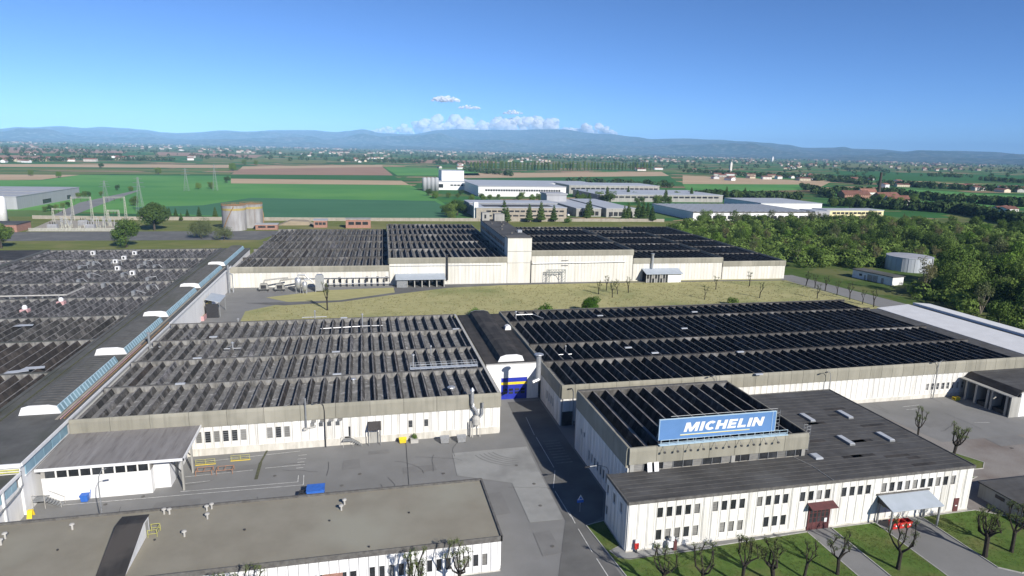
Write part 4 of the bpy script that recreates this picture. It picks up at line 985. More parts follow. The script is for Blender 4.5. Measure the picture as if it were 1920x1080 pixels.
part(rM, 'wall_pipe', MB().tube([(11, 270.6, 8.2), (58, 270.6, 8.2)], .14, 6), 'galv')
part(rM, 'flue', MB().tube([(34.6, 270.2, 2), (34.6, 270.2, 12.6)], .38, 10).tube([(34.6, 270.2, 12.6), (34.6, 270.2, 13)], .5, 10), 'steel_dark')
tb = rthing('stair_tower', 'tall pale concrete stair tower with a long dark upper storey behind', 'building')
part(tb, 'tower', MB().box(60.5, 71.0, 270.6, 278, 0, 19.7), 'rear_white')
part(tb, 'tower_joint', MB().box(60.45, 71.05, 270.5, 270.6, 13.9, 14.1).box(60.45, 71.05, 270.5, 270.6, 8.9, 9.05), 'concrete')
part(tb, 'coping', MB().box(60.3, 71.2, 270.4, 278.2, 19.7, 19.95), 'coping')
part(tb, 'storey', MB().box(60.6, 72.5, 278.2, 352, 8, 18.5), 'concrete')
part(tb, 'roof', MB().box(60.4, 72.7, 278.2, 352.2, 18.5, 18.8), 'roof_bitumen')
for i in range(17): part(tb, 'window', MB().box(60.52, 60.62, 280+4.2*i, 282.8+4.2*i, 14.6, 16.2), 'glass_dark'); part(tb, 'window', MB().box(60.52, 60.62, 280+4.2*i, 282.8+4.2*i, 12.1, 13.2), 'glass_dark')
part(tb, 'lift_house', MB().box(60.6, 64.6, 346, 351, 18.8, 23), 'concrete'); part(tb, 'lift_house', MB().box(67, 72.4, 344, 350, 18.8, 22.4), 'concrete')
part(tb, 'lift_opening', MB().box(61.8, 62.8, 345.9, 346, 20, 22), 'glass_dark')
for x, y in ((63, 330), (66, 318), (69, 336), (64, 306), (70, 300), (66, 292), (68, 325)): part(tb, 'roof_cowl', MB().box(x, x+.8, y, y+.8, 18.8, 19.5), 'coping')
part(tb, 'roof_fan', MB().box(70, 72, 296, 298.2, 18.8, 19.9), 'galv')
part(tb, 'drainpipe', MB().tube([(70.9, 270.3, .1), (70.9, 270.3, 10)], .14, 6), 'steel_dark')
rA = rear_hall('tallest dark ridged hall with pale front right of the stair tower', 71.2, 117.5, [271, 296, 322, 347], 14.3)
part(rA, 'wall_pipe', MB().tube([(71.5, 270.4, 8.6), (114, 270.4, 9.0)], .2, 6), 'galv')
part(rA, 'wall_plate', MB().box(84.5, 87.5, 270.6, 270.75, 9.6, 9.8).box(84.5, 87.5, 270.6, 270.75, 7.4, 7.6), 'steel_dark')
rB = rear_hall('dark ridged hall of middle height behind the glazed porch', 117.8, 161.2, [271, 293, 316, 340, 362], 10.4)
part(rB, 'flue', MB().tube([(126.6, 270.2, 6), (126.6, 270.2, 11.4)], .55, 10).tube([(126.6, 270.2, 11.4), (126.6, 270.2, 12.6)], [.55, .8], 10), 'galv')
rC = rear_hall('low dark ridged hall at the corner of the side road', 161.6, 193.5, [271, 294, 317, 340, 365, 405], 8.6)
rD = rear_hall('dark ridged hall in the back row by the boundary wall', 72.9, 161.3, [364, 385, 405], 8.4, front=False, right=False)

def porch(name, lab, x0, x1, y0, y1, h0, h1, glazed):
    t = rthing(name, lab, 'porch')
    part(t, 'roof', MB().prism([(x0-.5, y0-.9, h0), (x1+.5, y0-.9, h0), (x1+.5, y1, h1), (x0-.5, y1, h1)], (0, 0, .2)), 'awning')
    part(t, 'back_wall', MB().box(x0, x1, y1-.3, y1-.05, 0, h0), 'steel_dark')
    if glazed:
        m_ = x0+(x1-x0)*.62
        part(t, 'white_wall', MB().box(m_, x1, y0, y1-.3, 0, h0-.3), 'white')
        for i in range(8):
            x = x0+(m_-x0)*i/8
            part(t, 'mullion', MB().box(x, x+.15, y0-.02, y0+.1, 0, h0-.3), 'win_frame')
            for k in range(2): part(t, 'pane', MB().box(x+.15, x+(m_-x0)/8, y0+.02, y0+.08, .1+k*(h0-.4)/2, (h0-.4)/2*(k+1)), 'glass_blind' if (i+k) % 3 == 0 else 'glass_dark')
    else:
        part(t, 'side_wall', MB().box(x0, x0+4.2, y0, y1-.3, 0, h0-.2), 'steel')
        for i in range(6):
            x = x0+4.2+(x1-x0-4.3)*i/5; part(t, 'pier', MB().box(x-.2, x+.2, y0, y1-.3, 0, h0-.2), 'concrete')
            if i < 5: part(t, 'notice', MB().box(x+.9, x+2.0, y1-.5, y1-.35, 1.2, 2.4), 'white')
    return t
porch('open_porch', 'open grey porch with white notices against the higher rear hall', 13.5, 33, 265.5, 271, 3.6, 4.9, False)
porch('glazed_porch', 'small glazed porch with white wall against the middle height rear hall', 122.5, 139, 266.2, 271, 4.2, 5.8, True)

lt = rthing('lattice_gantry', 'rusty lattice gantry arch standing before the pale rear wall', 'gantry')
lm = MB()
for x in (77.5, 84.6):
    for dx in (0, 1.3):
        lm.tube([(x+dx, 268.6, 0), (x+dx, 268.6, 6.2)], .12, 5)
    for k in range(5): lm.tube([(x, 268.6, 1.2*k), (x+1.3, 268.6, 1.2*k+1.2)], .08, 4)
for z in (4.9, 6.1): lm.tube([(77.5, 268.6, z), (85.9, 268.6, z)], .12, 5)
for k in range(7): lm.tube([(77.5+1.2*k, 268.6, 4.9), (78.1+1.2*k, 268.6, 6.1)], .08, 4).tube([(78.1+1.2*k, 268.6, 6.1), (78.7+1.2*k, 268.6, 4.9)], .08, 4)
lm.tube([(78.8, 268.6, 2.6), (80, 268.6, 4.4), (81.7, 268.6, 4.85)], .12, 5).tube([(84.6, 268.6, 2.6), (83.4, 268.6, 4.4), (81.7, 268.6, 4.85)], .12, 5)
part(lt, 'truss', lm, 'lattice_far')

# dust filters and tanks in front of the left rear hall
def cyclone(px, py, s, lab, mt='galv'):
    p = P(px, py); t = thing('dust_filter', lab, 'filter', p)
    part(t, 'drum', MB().lathe(p+Vector((0, 0, 2.2*s)), [(.25*s, -1.2*s), (1.0*s, 0), (1.0*s, 2.2*s), (.7*s, 2.6*s)], 16), mt, True)
    part(t, 'duct', MB().tube([p+Vector((0, 0, 4.7*s)), p+Vector((0, 0, 5.6*s)), p+Vector((2.2*s, 0, 5.7*s)), p+Vector((3.2*s, 0, 4.4*s))], .3*s, 8), mt)
    for a in range(4):
        q = p+Vector((math.cos(a*math.pi/2+.7)*.9*s, math.sin(a*math.pi/2+.7)*.9*s, 0)); part(t, 'leg', MB().box(q.x-.08, q.x+.08, q.y-.08, q.y+.08, 0, 2.6*s), mt)
cyclone(560, 549, 1.25, 'shiny dust filter drum with duct at the rear hall, left of the tall cabinet', 'galv')
cyclone(572, 551, 1.0, 'smaller shiny dust filter drum beside the tall grey cabinet', 'galv')
p = P(600, 547)
solo('filter_cabinet', MB().box(p.x-1.6, p.x+1.6, p.y-1, p.y+1, .6, 6.2).box(p.x-1.7, p.x-1.4, p.y-1, p.y-.7, 0, .6).box(p.x+1.4, p.x+1.7, p.y-1, p.y-.7, 0, .6).box(p.x-1.7, p.x-1.4, p.y+.7, p.y+1, 0, .6).box(p.x+1.4, p.x+1.7, p.y+.7, p.y+1, 0, .6).prism([(p.x-1.6, p.y-1.02, 6.2), (p.x+1.6, p.y-1.02, 6.2), (p.x+1.0, p.y-1.02, 7.0), (p.x-1.0, p.y-1.02, 7.0)], (0, -2, 0)), 'galv', 'tall pale blue-grey filter cabinet before the rear hall wall', 'cabinet')
for k, (px, py, l) in enumerate(((495, 546, 'low grey fan unit on legs, left end of the filter yard'), (525, 546, 'low grey fan unit on legs next to the filter drums'))):
    p = P(px, py); t = thing('fan_unit', l, 'fan', p)
    part(t, 'casing', MB().prism([(p.x-1.9, p.y-.9, 1.0), (p.x+1.9, p.y-.9, 1.0), (p.x+1.2, p.y-.9, 3.1), (p.x-1.2, p.y-.9, 3.1)], (0, -1.8, 0)), 'concrete')
    part(t, 'grille', MB().box(p.x-1.0, p.x+1.0, p.y-1.0, p.y-.92, 1.2, 2.6), 'steel_dark')
    for a in (-1.6, 1.6):
        for b_ in (-.7, .7): part(t, 'leg', MB().box(p.x+a-.1, p.x+a+.1, p.y+b_-.1, p.y+b_+.1, 0, 1.0), 'steel_dark')
    part(t, 'duct', MB().tube([(p.x, p.y+.5, 3.1), (p.x+.3, p.y+.8, 4.2), (p.x+5, p.y+1.5, 4.6), (p.x+9, p.y+2.5, 4.7)], .3, 8), 'concrete')

# blue awning entrance on the spine
p = P(400, 575); aw = thing('awning_entrance', 'blue-grey awning over an ochre gate on the spine side', 'awning', (-50, 226, 0))
part(aw, 'sheet', MB().prism([(-51, 224, 6.3), (-46.5, 224, 5.2), (-46.5, 234, 5.2), (-51, 234, 6.3)], (0, 0, .15)), 'awning')
for y in (224.3, 233.5): part(aw, 'post', MB().box(-46.8, -46.6, y, y+.2, 0, 5.1), 'steel')
part(aw, 'gate', MB().box(-50.9, -50.7, 225, 232, 0, 4.6), 'ochre')
part(aw, 'flank', MB().box(-50.95, -47, 223.5, 223.7, 0, 4.8), 'steel_dark')
p = P(379, 598); t = thing('pink_skip', 'pink open skip full of scrap beside the spine wall', 'skip', (p.x, p.y, 0))
b_ = MB(); x, y = p.x, p.y
b_.box(x-1.2, x+1.2, y-3, y+3, 0, .12).box(x-1.25, x-1.12, y-3, y+3, .12, 1.6).box(x+1.12, x+1.25, y-3, y+3, .12, 1.6).box(x-1.12, x+1.12, y-3, y-2.88, .12, 1.6).box(x-1.12, x+1.12, y+2.88, y+3, .12, 1.6)
part(t, 'body', b_, 'pink'); part(t, 'scrap', MB().box(x-1.1, x+1.1, y-2.8, y+2.8, .8, 1.1), 'rust')
sp_pipe = thing('roof_flue', 'tall grey flue at the spine edge above the blue awning', 'flue', (-50.9, 262, 0))
part(sp_pipe, 'pipe', MB().tube([(-50.6, 262, 0), (-50.6, 262, 11)], .4, 10), 'steel'); part(sp_pipe, 'side_pipe', MB().tube([(-49.4, 263, 0), (-49.4, 263, 7), (-50.6, 262, 7.6)], .3, 8), 'galv')
for k, (x0, x1, y0, y1, z, l) in enumerate(((-41, -28, 187.5, 190.5, 3.2, 'low blue-grey shed roof behind the middle hall, with a flue'), (-19, -9.5, 190, 197, 3.4, 'small blue-grey shed behind the middle hall, near the lone bare tree'), (85, 98, 189, 195, 4.5, 'small pale flat roofed shed behind the right hall, by the lawn'))):
    t = thing('back_shed', l, 'shed', ((x0+x1)/2, y0, 0)); part(t, 'wall', MB().box(x0+.2, x1-.2, y0+.2, y1-.2, 0, z), 'white' if k == 2 else 'concrete'); part(t, 'roof', MB().prism([(x0, y0, z+.5), (x1, y0, z+.5), (x1, y1, z+.9), (x0, y1, z+.9)], (0, 0, .2)), 'awning')
# ------------------------------------------------------------------ background buildings
def gable_house(name, lab, cat, p, w_, d_, h, rh, rot, wm='render_pale', rm='roof_tile', group=None, wins=True):
    t = thing(name, lab, cat, p, rot, group); O = Vector(p)
    key = ('house', round(w_, 1), round(d_, 1), h, rh, wm, rm)
    if key not in MESH:
        a, b_ = w_/2, d_/2
        wa = MB().box(-a, a, -b_, b_, 0, h); wa.prism([(-a, -b_, h), (-a, b_, h), (-a, 0, h+rh)], (-.02, 0, 0)).prism([(a, b_, h), (a, -b_, h), (a, 0, h+rh)], (.02, 0, 0))
        e = .5; rf = MB()
        rf.prism([(-a-e, -b_-e, h-e*rh/b_), (a+e, -b_-e, h-e*rh/b_), (a+e, 0, h+rh), (-a-e, 0, h+rh)], (0, 0, -.25)).prism([(-a-e, 0, h+rh), (a+e, 0, h+rh), (a+e, b_+e, h-e*rh/b_), (-a-e, b_+e, h-e*rh/b_)], (0, 0, -.25))
        wn = MB()
        for i in range(max(2, int(w_/3.2))):
            for k in range(max(1, int(h/2.8))):
                x = -a+(i+.5)*w_/max(2, int(w_/3.2)); wn.box(x-.5, x+.5, -b_-.05, -b_+.02, .9+2.8*k, 2.2+2.8*k)
        MESH[key] = (wa.mesh('wall', wm), rf.mesh('roof', rm), wn.mesh('window', 'glass_dark'))
    for n_, me in zip(('wall', 'roof', 'window'), MESH[key]):
        o = bpy.data.objects.new(n_, me); C.objects.link(o); o.parent = t
        if n_ == 'window': o['kind'] = 'stuff'
    return t
def flat_block(name, lab, cat, x0, x1, y0, y1, h, wm, rm, wins=None, rot=0.0, side=None, edge=None, group=None):
    t = thing(name, lab, cat, ((x0+x1)/2, (y0+y1)/2, 0), rot, group)
    part(t, 'wall', MB().box(x0, x1, y0, y1, 0, h), wm)
    part(t, 'roof', MB().box(x0-.3, x1+.3, y0-.3, y1+.3, h, h+.5), rm)
    if edge: part(t, 'roof_edge', MB().box(x0-.4, x1+.4, y0-.5, y0-.3, h-.3, h+.6), edge)
    for (a, b_, z0, z1, n) in wins or ():
        s = (b_-a)/n
        for i in range(n): part(t, 'window', MB().box(a+s*i+.1*s, a+s*i+.9*s, y0-.12, y0+.02, z0, z1), 'glass_dark')
    for (a, b_, z0, z1, n) in side or ():
        s = (b_-a)/n
        for i in range(n): part(t, 'window', MB().box(x1-.02, x1+.12, a+s*i+.1*s, a+s*i+.9*s, z0, z1), 'glass_dark')
    return t
# white plant in the middle distance
wf = flat_block('white_factory', 'white factory with a dark window ribbon beyond the green field', 'factory', 137, 247, 772, 880, 12, 'white', 'roof_light', [(145, 240, 6.2, 8.6, 30)], edge='grey_clad')
flat_block('white_factory', 'low white production hall left of the ribbon window factory', 'factory', 95, 150, 885, 960, 11, 'white', 'roof_light', [(96, 110, 3, 8, 1), (118, 146, 5.5, 7.5, 6)])
flat_block('factory_tower', 'tall windowless white cube rising above the white factory', 'tower', 109, 140, 905, 942, 25, 'white', 'roof_light')
for i in range(4):
    p = P(796+7.5*i, 357.5)
    solo('silo', MB().lathe(p, [(3.0, 0), (3.0, 16), (2.4, 17), (.6, 17.6)], 16), 'grey_clad', ['grey steel silo, outermost of the row beside the white factory', 'grey steel silo, second from the field end of the row', 'grey steel silo, third from the field end of the row', 'grey steel silo next to the white factory wall'][i], 'silo', 'silos by the white factory', True)
flat_block('warehouse', 'long light roofed warehouse behind the white factory', 'warehouse', 150, 330, 890, 960, 10, 'white', 'roof_light')
flat_block('grey_warehouse', 'low long concrete warehouse with white roof bands right of the white factory', 'warehouse', 262, 420, 700, 790, 8, 'concrete', 'roof_light', [(265, 415, 4.5, 6.5, 20)])
flat_block('grey_warehouse', 'flat roofed grey works behind the conifers right of the white factory', 'warehouse', 270, 400, 830, 900, 11, 'concrete', 'roof_light', [(272, 398, 5, 8, 18)])
of = flat_block('concrete_office', 'tan concrete office block with strip windows and open roof well behind the rear halls', 'office', 92, 170, 527, 560, 8.5, 'concrete_tan', 'roof_light', [(100, 168, 5.2, 6.6, 14), (100, 168, 1.5, 2.8, 12)])
part(of, 'roof_well', MB().box(100, 160, 534, 552, 9.0, 9.2), 'roof_bitumen'); part(of, 'white_stack', MB().box(90.5, 94, 529, 533, 0, 13), 'white')
part(of, 'upper_wing', MB().box(92, 172, 562, 592, 0, 9.5), 'concrete'); part(of, 'upper_roof', MB().box(91.5, 172.5, 561.5, 592.5, 9.5, 10), 'roof_light')
for k, (x0, x1, y0, y1, h) in enumerate(((183, 206, 540, 640, 7), (209, 236, 535, 640, 7.5))):
    flat_block('long_shed', ['long grey shed with pale roof beside the tan office', 'long grey shed with pale roof, outer one of the pair beside the tan office'][k], 'shed', x0, x1, y0, y1, h, 'concrete', 'roof_light', [(x0+2, x1-2, 1, 4.5, 5)])
p = P(1040, 385); solo('tank_block', MB().box(176, 196, 610, 632, 0, 14).box(175, 197, 609, 633, 14, 15.2), 'grey_clad', 'pale blue clad block between the tan office and the ribbon window factory', 'building')
rgs = random.Random(5)
for i in range(22):
    x, y = rgs.uniform(172, 182), rgs.uniform(545, 605)
    t = thing('parked_car', 'small white car parked beside the tan office block', 'car', (x, y, .1), rgs.uniform(-.2, .2)+1.57*(i % 2), 'cars parked by the tan office'); 
    if 'car' not in MESH:
        MESH['car'] = (MB().prism([(-2.1, -.85, .35), (2.1, -.85, .35), (2.1, -.85, .8), (1.2, -.85, .92), (.6, -.85, 1.42), (-1.2, -.85, 1.45), (-1.9, -.85, .95), (-2.1, -.85, .8)], (0, -1.7, 0)).mesh('body', 'white'), MB().prism([(1.1, -.87, .95), (.58, -.87, 1.36), (-1.15, -.87, 1.38), (-1.7, -.87, .97)][::-1], (0, -1.74, 0)).mesh('glass', 'glass_dark'), MB().tube([(0, -.1, 0), (0, .1, 0)], .32, 10).mesh('wheel', 'steel_dark'))
    for n_, me in zip(('body', 'glass'), MESH['car']): o = bpy.data.objects.new(n_, me); C.objects.link(o); o.parent = t
    for q in ((-1.3, -.78), (1.3, -.78), (-1.3, .78), (1.3, .78)): o = bpy.data.objects.new('wheel', MESH['car'][2]); C.objects.link(o); o.parent = t; o.location = (*q, .32)
# right middle distance
bw_ = flat_block('roof_warehouse', 'broad warehouse with ribbed pale roof behind the woods', 'warehouse', 278, 398, 508, 590, 7, 'white', 'roof_light', [(282, 396, 1, 4, 16)], edge='coping')
for i in range(18): part(bw_, 'roof_rib', MB().box(281+6.6*i, 281.4+6.6*i, 507.8, 590, 7.5, 7.75), 'concrete')
flat_block('roof_warehouse', 'second pale roofed warehouse set behind the broad one', 'warehouse', 398, 470, 590, 660, 8, 'white', 'roof_light')
flat_block('yellow_office', 'pale yellow two-storey office block at the end of the broad warehouse', 'office', 416, 478, 515, 535, 8, 'render_yellow', 'roof_light', [(422, 476, 4.8, 6.6, 12), (422, 476, 1.2, 3.0, 12)])
flat_block('gate_house', 'small grey block joining the broad warehouse and the yellow office', 'building', 400, 415.4, 510, 532, 7.5, 'grey_clad', 'roof_light')
p = P(1646, 372); ch = thing('brick_chimney', 'tall tapering brick chimney above old red roofed works', 'chimney', p)
part(ch, 'shaft', MB().lathe(p, [(2.6, 0), (1.5, 35), (1.75, 35.3), (1.75, 36.2), (1.4, 36.4)], 14), 'bark')
for k, (px, py, w_, d_, h, r_) in enumerate(((1600, 372, 46, 14, 6, .1), (1660, 376, 42, 14, 6, .25), (1680, 385, 26, 12, 7, -.2), (1625, 366, 30, 12, 5, .1))):
    gable_house('old_brickworks', ['long red roofed works left of the brick chimney', 'red roofed works below the brick chimney', 'white gabled red roofed house in front of the brick chimney', 'pale roofed works shed just behind the brick chimney'][k], 'factory', P(px, py), w_, d_, h, 5, r_, 'brick_red' if k < 2 else 'render_pale', 'roof_tile')
# left middle distance
gwx = flat_block('grey_warehouse', 'large light grey clad warehouse at the left beyond the substation', 'warehouse', -420, -270, 598, 720, 10, 'grey_clad', 'grey_clad', side=[(640, 660, 1, 4.5, 1), (690, 700, 1, 4.5, 1)])
part(gwx, 'roof_seam', MB().box(-420, -270, 620, 621, 10.5, 10.7).box(-420, -270, 650, 651, 10.5, 10.7).box(-420, -270, 685, 686, 10.5, 10.7), 'concrete')
solo('white_silo', MB().lathe(P(6, 420), [(3, 0), (3, 17), (2, 18.5)], 16), 'white', 'slim white silo at the brick building by the substation', 'silo', None, True)
bb = flat_block('brick_building', 'low red brick building with dark flat roof beside the substation', 'building', -245, -206, 452, 470, 4.5, 'brick_red', 'roof_bitumen', [(-240, -208, 1.5, 3.2, 7)])
tk = thing('storage_tank', 'tall weathered grey storage tank with rusty rim and stair', 'tank', (-82.5, 459, 0)); p = Vector((-82.5, 459, 0))
part(tk, 'shell', MB().lathe(p, [(7.5, 0), (7.5, 4.8), (7.55, 4.9), (7.5, 5), (7.5, 10), (7.55, 10.1), (7.5, 10.2), (7.5, 15.6), (7.65, 15.8), (7.65, 16.3)], 40), 'tank_grey')
part(tk, 'roof_cone', MB().lathe(p, [(7.5, 16.3), (.3, 17.4)], 40), 'rust')
part(tk, 'rim_band', MB().lathe(p, [(7.58, 13.2), (7.58, 14.6)], 40), 'ochre')
rr = MB(); pts = []
for k in range(36):
    a = 2*math.pi*k/36; q = p+Vector((7.5*math.cos(a), 7.5*math.sin(a), 16.3)); rr.tube([q, q+Vector((0, 0, 1.1))], .09, 4); pts.append(q+Vector((0, 0, 1.1)))
rr.tube(pts+[pts[0]], .08, 4); part(tk, 'railing', rr, 'rust')
part(tk, 'stair', MB().tube([p+Vector((7.85*math.cos(a), 7.85*math.sin(a), 1.5+14.5*k/14)) for k, a in enumerate([-2.4+1.0*j/14 for j in range(15)])], .3, 5), 'rust')
tk2 = copy_tree(tk, (-74, 474, 0), 2.2, .98, 'grey storage tank half hidden behind the stair side tank')
t2 = Vector((277, 277, 0)); tw2 = thing('water_tank', 'broad low pale blue-grey round tank at the edge of the woods', 'tank', t2)
part(tw2, 'shell', MB().lathe(t2, [(10.7, 0), (10.7, 6.9), (10.8, 7.0), (10.8, 7.3), (10.65, 7.35)], 48), 'tank_pale')
part(tw2, 'roof', MB().lathe(t2, [(10.6, 7.35), (.3, 8.0)], 48), 'grey_clad')
for a in range(24): th = 2*math.pi*a/24; part(tw2, 'seam', MB().obox(t2+Vector((10.73*math.cos(th), 10.73*math.sin(th), 3.5)), Vector((math.cos(th), math.sin(th), 0))*.05, Vector((-math.sin(th), math.cos(th), 0))*.07, (0, 0, 3.4)), 'grey_clad')
part(tw2, 'ladder', MB().box(t2.x+4.2, t2.x+4.7, t2.y-10.2, t2.y-9.8, 0, 7.4), 'steel')
ph = thing('pump_house', 'small white pump house with green-grey flat roof before the round tank', 'building', (235.5, 252, 0), math.radians(-80))
O = Vector((235.5, 252, 0)); c_ = lambda *b_: MB().box(b_[0]+O.x, b_[1]+O.x, b_[2]+O.y, b_[3]+O.y, b_[4], b_[5])
part(ph, 'wall', c_(-10.5, 10.5, -3.6, 3.6, 0, 3.8), 'white'); part(ph, 'roof', c_(-10.9, 10.9, -4, 4, 3.8, 4.15), 'roof_spine')
for x, wd, z0, z1 in ((-6, 1.4, 1.6, 2.6), (-1, 2.6, .1, 3), (1.8, 2.4, .1, 3), (5.5, 1.2, .1, 2.6), (-3.6, .8, .1, 2.3)): part(ph, 'door' if z0 < 1 else 'window', c_(x-wd/2, x+wd/2, -3.72, -3.58, z0, z1), 'steel' if z0 < 1 else 'glass_dark')
for k, (px, py, w_, d_, h, lab) in enumerate(((601, 427, 9, 8, 5, 'tiny grey roofed brick hut behind the left rear hall'), (672, 428, 17, 9, 6, 'flat roofed red brick block with dark windows behind the left rear hall'), (500, 431, 14, 6, 3.5, 'low pink walled hut beside the storage tank'))):
    p = P(px, py); flat_block('brick_hut', lab, 'hut', p.x-w_/2, p.x+w_/2, p.y, p.y+d_, h, 'brick_red', 'concrete' if k == 1 else 'grey_clad', [(p.x-w_*.42, p.x+w_*.42, h*.4, h*.75, 3 if k < 2 else 2)])
solo('heap', MB().prism([(-58, 482, 0), (-34, 482, 0), (-38, 482, 2.6), (-50, 482, 3.2)], (0, -12, 0)), 'earth', 'tan earth heap behind the storage tank', 'heap')
# boundary wall
bwt = thing('boundary_wall', 'long pale concrete boundary wall behind the works', 'wall', (40, 510, 0))
wp = [(-230, 528), (-170, 519), (13, 508), (90, 505), (246, 497)]
for a, b_ in zip(wp, wp[1:]):
    a, b_ = Vector((*a, 0)), Vector((*b_, 0)); n = max(1, round((b_-a).length/8)); d = (b_-a)/n
    for i in range(n):
        m_ = a+d*(i+.5); u = d.normalized(); part(bwt, 'wall_panel', MB().obox(m_+Vector((0, 0, 1.3)), u*(d.length/2-.05), Vector((-u.y, u.x, 0))*.12, (0, 0, 1.3)), 'concrete_tan')

# ------------------------------------------------------------------ substation
def gantry(px0, px1, py, h, lab):
    a, b_ = P(px0, py), P(px1, py); t = thing('substation_gantry', lab, 'gantry', (a+b_)/2)
    def col(p):
        mb = MB(); s = .75
        for dx, dy in ((-s, -s), (s, -s), (s, s), (-s, s)): mb.tube([p+Vector((dx, dy, 0)), p+Vector((dx*.35, dy*.35, h))], .09, 4)
        n = int(h/1.8)
        for k in range(n):
            z0, z1 = h*k/n, h*(k+1)/n; r0 = s*(1-.65*k/n); r1 = s*(1-.65*(k+1)/n)
            for (ax_, ay), (bx_, by) in (((-1, -1), (1, -1)), ((1, -1), (1, 1)), ((1, 1), (-1, 1)), ((-1, 1), (-1, -1))): mb.tube([p+Vector((ax_*r0, ay*r0, z0)), p+Vector((bx_*r1, by*r1, z1))], .06, 3)
        return mb
    part(t, 'column', col(a), 'lattice'); part(t, 'column', col(b_), 'lattice')
    bm_ = MB(); u = (b_-a); n = 10
    for dz, dy in ((0, -.4), (0, .4), (.8, 0)): bm_.tube([a+Vector((0, dy, h-1+dz)), b_+Vector((0, dy, h-1+dz))], .09, 4)
    for k in range(n): bm_.tube([a+u*(k/n)+Vector((0, -.4, h-1)), a+u*((k+.5)/n)+Vector((0, 0, h-.2)), a+u*((k+1)/n)+Vector((0, .4, h-1))], .08, 3)
    part(t, 'beam', bm_, 'lattice')
    for k in range(3):
        q = a+u*((k+.5)/3)+Vector((0, 0, h-1)); part(t, 'insulator', MB().tube([q, q-Vector((0, 0, 2.4))], .16, 6), 'bark')
gantry(138, 174, 414, 17, 'pale lattice gantry over the substation, left of the two tall ones')
gantry(199, 237, 413, 17, 'pale lattice gantry over the substation, by the big round tree')
gantry(102, 124, 424, 12, 'short pale lattice gantry at the brick end of the substation')
gantry(205, 225, 424, 11, 'short pale lattice gantry at the front right of the substation')
rs = random.Random(9)
for k in range(44):
    px = 105+rs.random()*115; py = 424+rs.random()*8
    p = P(px, py); t = thing('bus_post', 'slim insulator post among the substation equipment', 'insulator', p, 0, 'substation insulator posts')
    h = rs.uniform(3, 8); part(t, 'pedestal', MB().box(p.x-.2, p.x+.2, p.y-.2, p.y+.2, 0, h*.5), 'lattice')
    part(t, 'insulator', MB().lathe(p, [(.14, h*.5), (.3, h*.6), (.14, h*.68), (.3, h*.76), (.14, h*.84), (.3, h*.92), (.1, h)], 8), 'steel')
for k, (px, py) in enumerate(((100, 431), (170, 431), (157, 423))):
    p = P(px, py); t = thing('transformer', ['grey transformer at the brick end of the substation', 'grey transformer in the middle of the substation fence', 'grey transformer set behind the front row in the substation'][k], 'transformer', p)
    part(t, 'tank', MB().box(p.x-2.6, p.x+2.6, p.y-1.5, p.y+1.5, .4, 3.6), 'grey_clad'); part(t, 'plinth', MB().box(p.x-3, p.x+3, p.y-2, p.y+2, 0, .4), 'concrete')
    for i in range(7): part(t, 'radiator', MB().box(p.x-2.4+.75*i, p.x-2.1+.75*i, p.y-2.3, p.y-1.5, .7, 3.2), 'grey_clad')
    for i in range(3): part(t, 'bushing', MB().lathe(p+Vector((-1.4+1.4*i, 0, 3.6)), [(.2, 0), (.35, .4), (.15, .8), (.3, 1.1), (.1, 1.7)], 8), 'bark')
sf = thing('substation_fence', 'pale picket fence along the front of the substation', 'fence', P(130, 434))
a, b_ = P(55, 434), P(213, 434)
for k in range(60): q = a+(b_-a)*(k/59); part(sf, 'picket', MB().box(q.x-.25, q.x+.25, q.y-.08, q.y+.08, 0, 2.2), 'lattice')
part(sf, 'rail', MB().box(a.x, b_.x, a.y-.5, a.y+.1, 1.6, 1.75), 'lattice')
def pylon(px, py, h, lab):
    p = P(px, py); t = thing('power_pylon', lab, 'pylon', p, 0, 'power pylons in the field'); mb = MB()
    def w_at(z): return 2.3*(1-z/h)**1.3+.35
    n = 10
    for dx, dy in ((-1, -1), (1, -1), (1, 1), (-1, 1)): mb.tube([p+Vector((dx*w_at(h*k/n), dy*w_at(h*k/n), h*k/n)) for k in range(n+1)], .10, 3)
    for k in range(n):
        z0, z1 = h*k/n, h*(k+1)/n; a, b_ = w_at(z0), w_at(z1)
        for (ax_, ay), (bx_, by) in (((-1, -1), (1, -1)), ((1, -1), (-1, -1)), ((1, -1), (1, 1)), ((1, 1), (-1, 1)), ((-1, 1), (-1, -1))): mb.tube([p+Vector((ax_*a, ay*a, z0)), p+Vector((bx_*b_, by*b_, z1))], .055, 3)
    part(t, 'mast', mb, 'lattice_far'); ar_ = MB()
    for z, l in ((h*.72, 5), (h*.84, 4.2), (h*.95, 3.2)): ar_.tube([p+Vector((-l, 0, z)), p+Vector((0, 0, z+.8)), p+Vector((l, 0, z))], .09, 3).tube([p+Vector((-l, 0, z)), p+Vector((l, 0, z))], .08, 3)
    part(t, 'crossarm', ar_, 'lattice_far')
pylon(350, 358, 26, 'lattice pylon at the hedge clump in the green field, left of a pair'); pylon(404, 357, 31, 'tallest lattice pylon in the green field, beside bushes'); pylon(199, 380, 20, 'thin pylon beyond the substation near the field road'); pylon(264, 398, 28, 'thin pylon next to the big round tree by the substation')
sheet('field_road', [P(95, 406), P(132, 406), P(202, 379), P(262, 357.6), P(257, 356.8), P(150, 380)], 'asphalt', .16)
sheet('substation_pad', [P(48, 434.5), P(214, 434.5), P(240, 417), P(100, 412)], 'concrete_tan', .15)

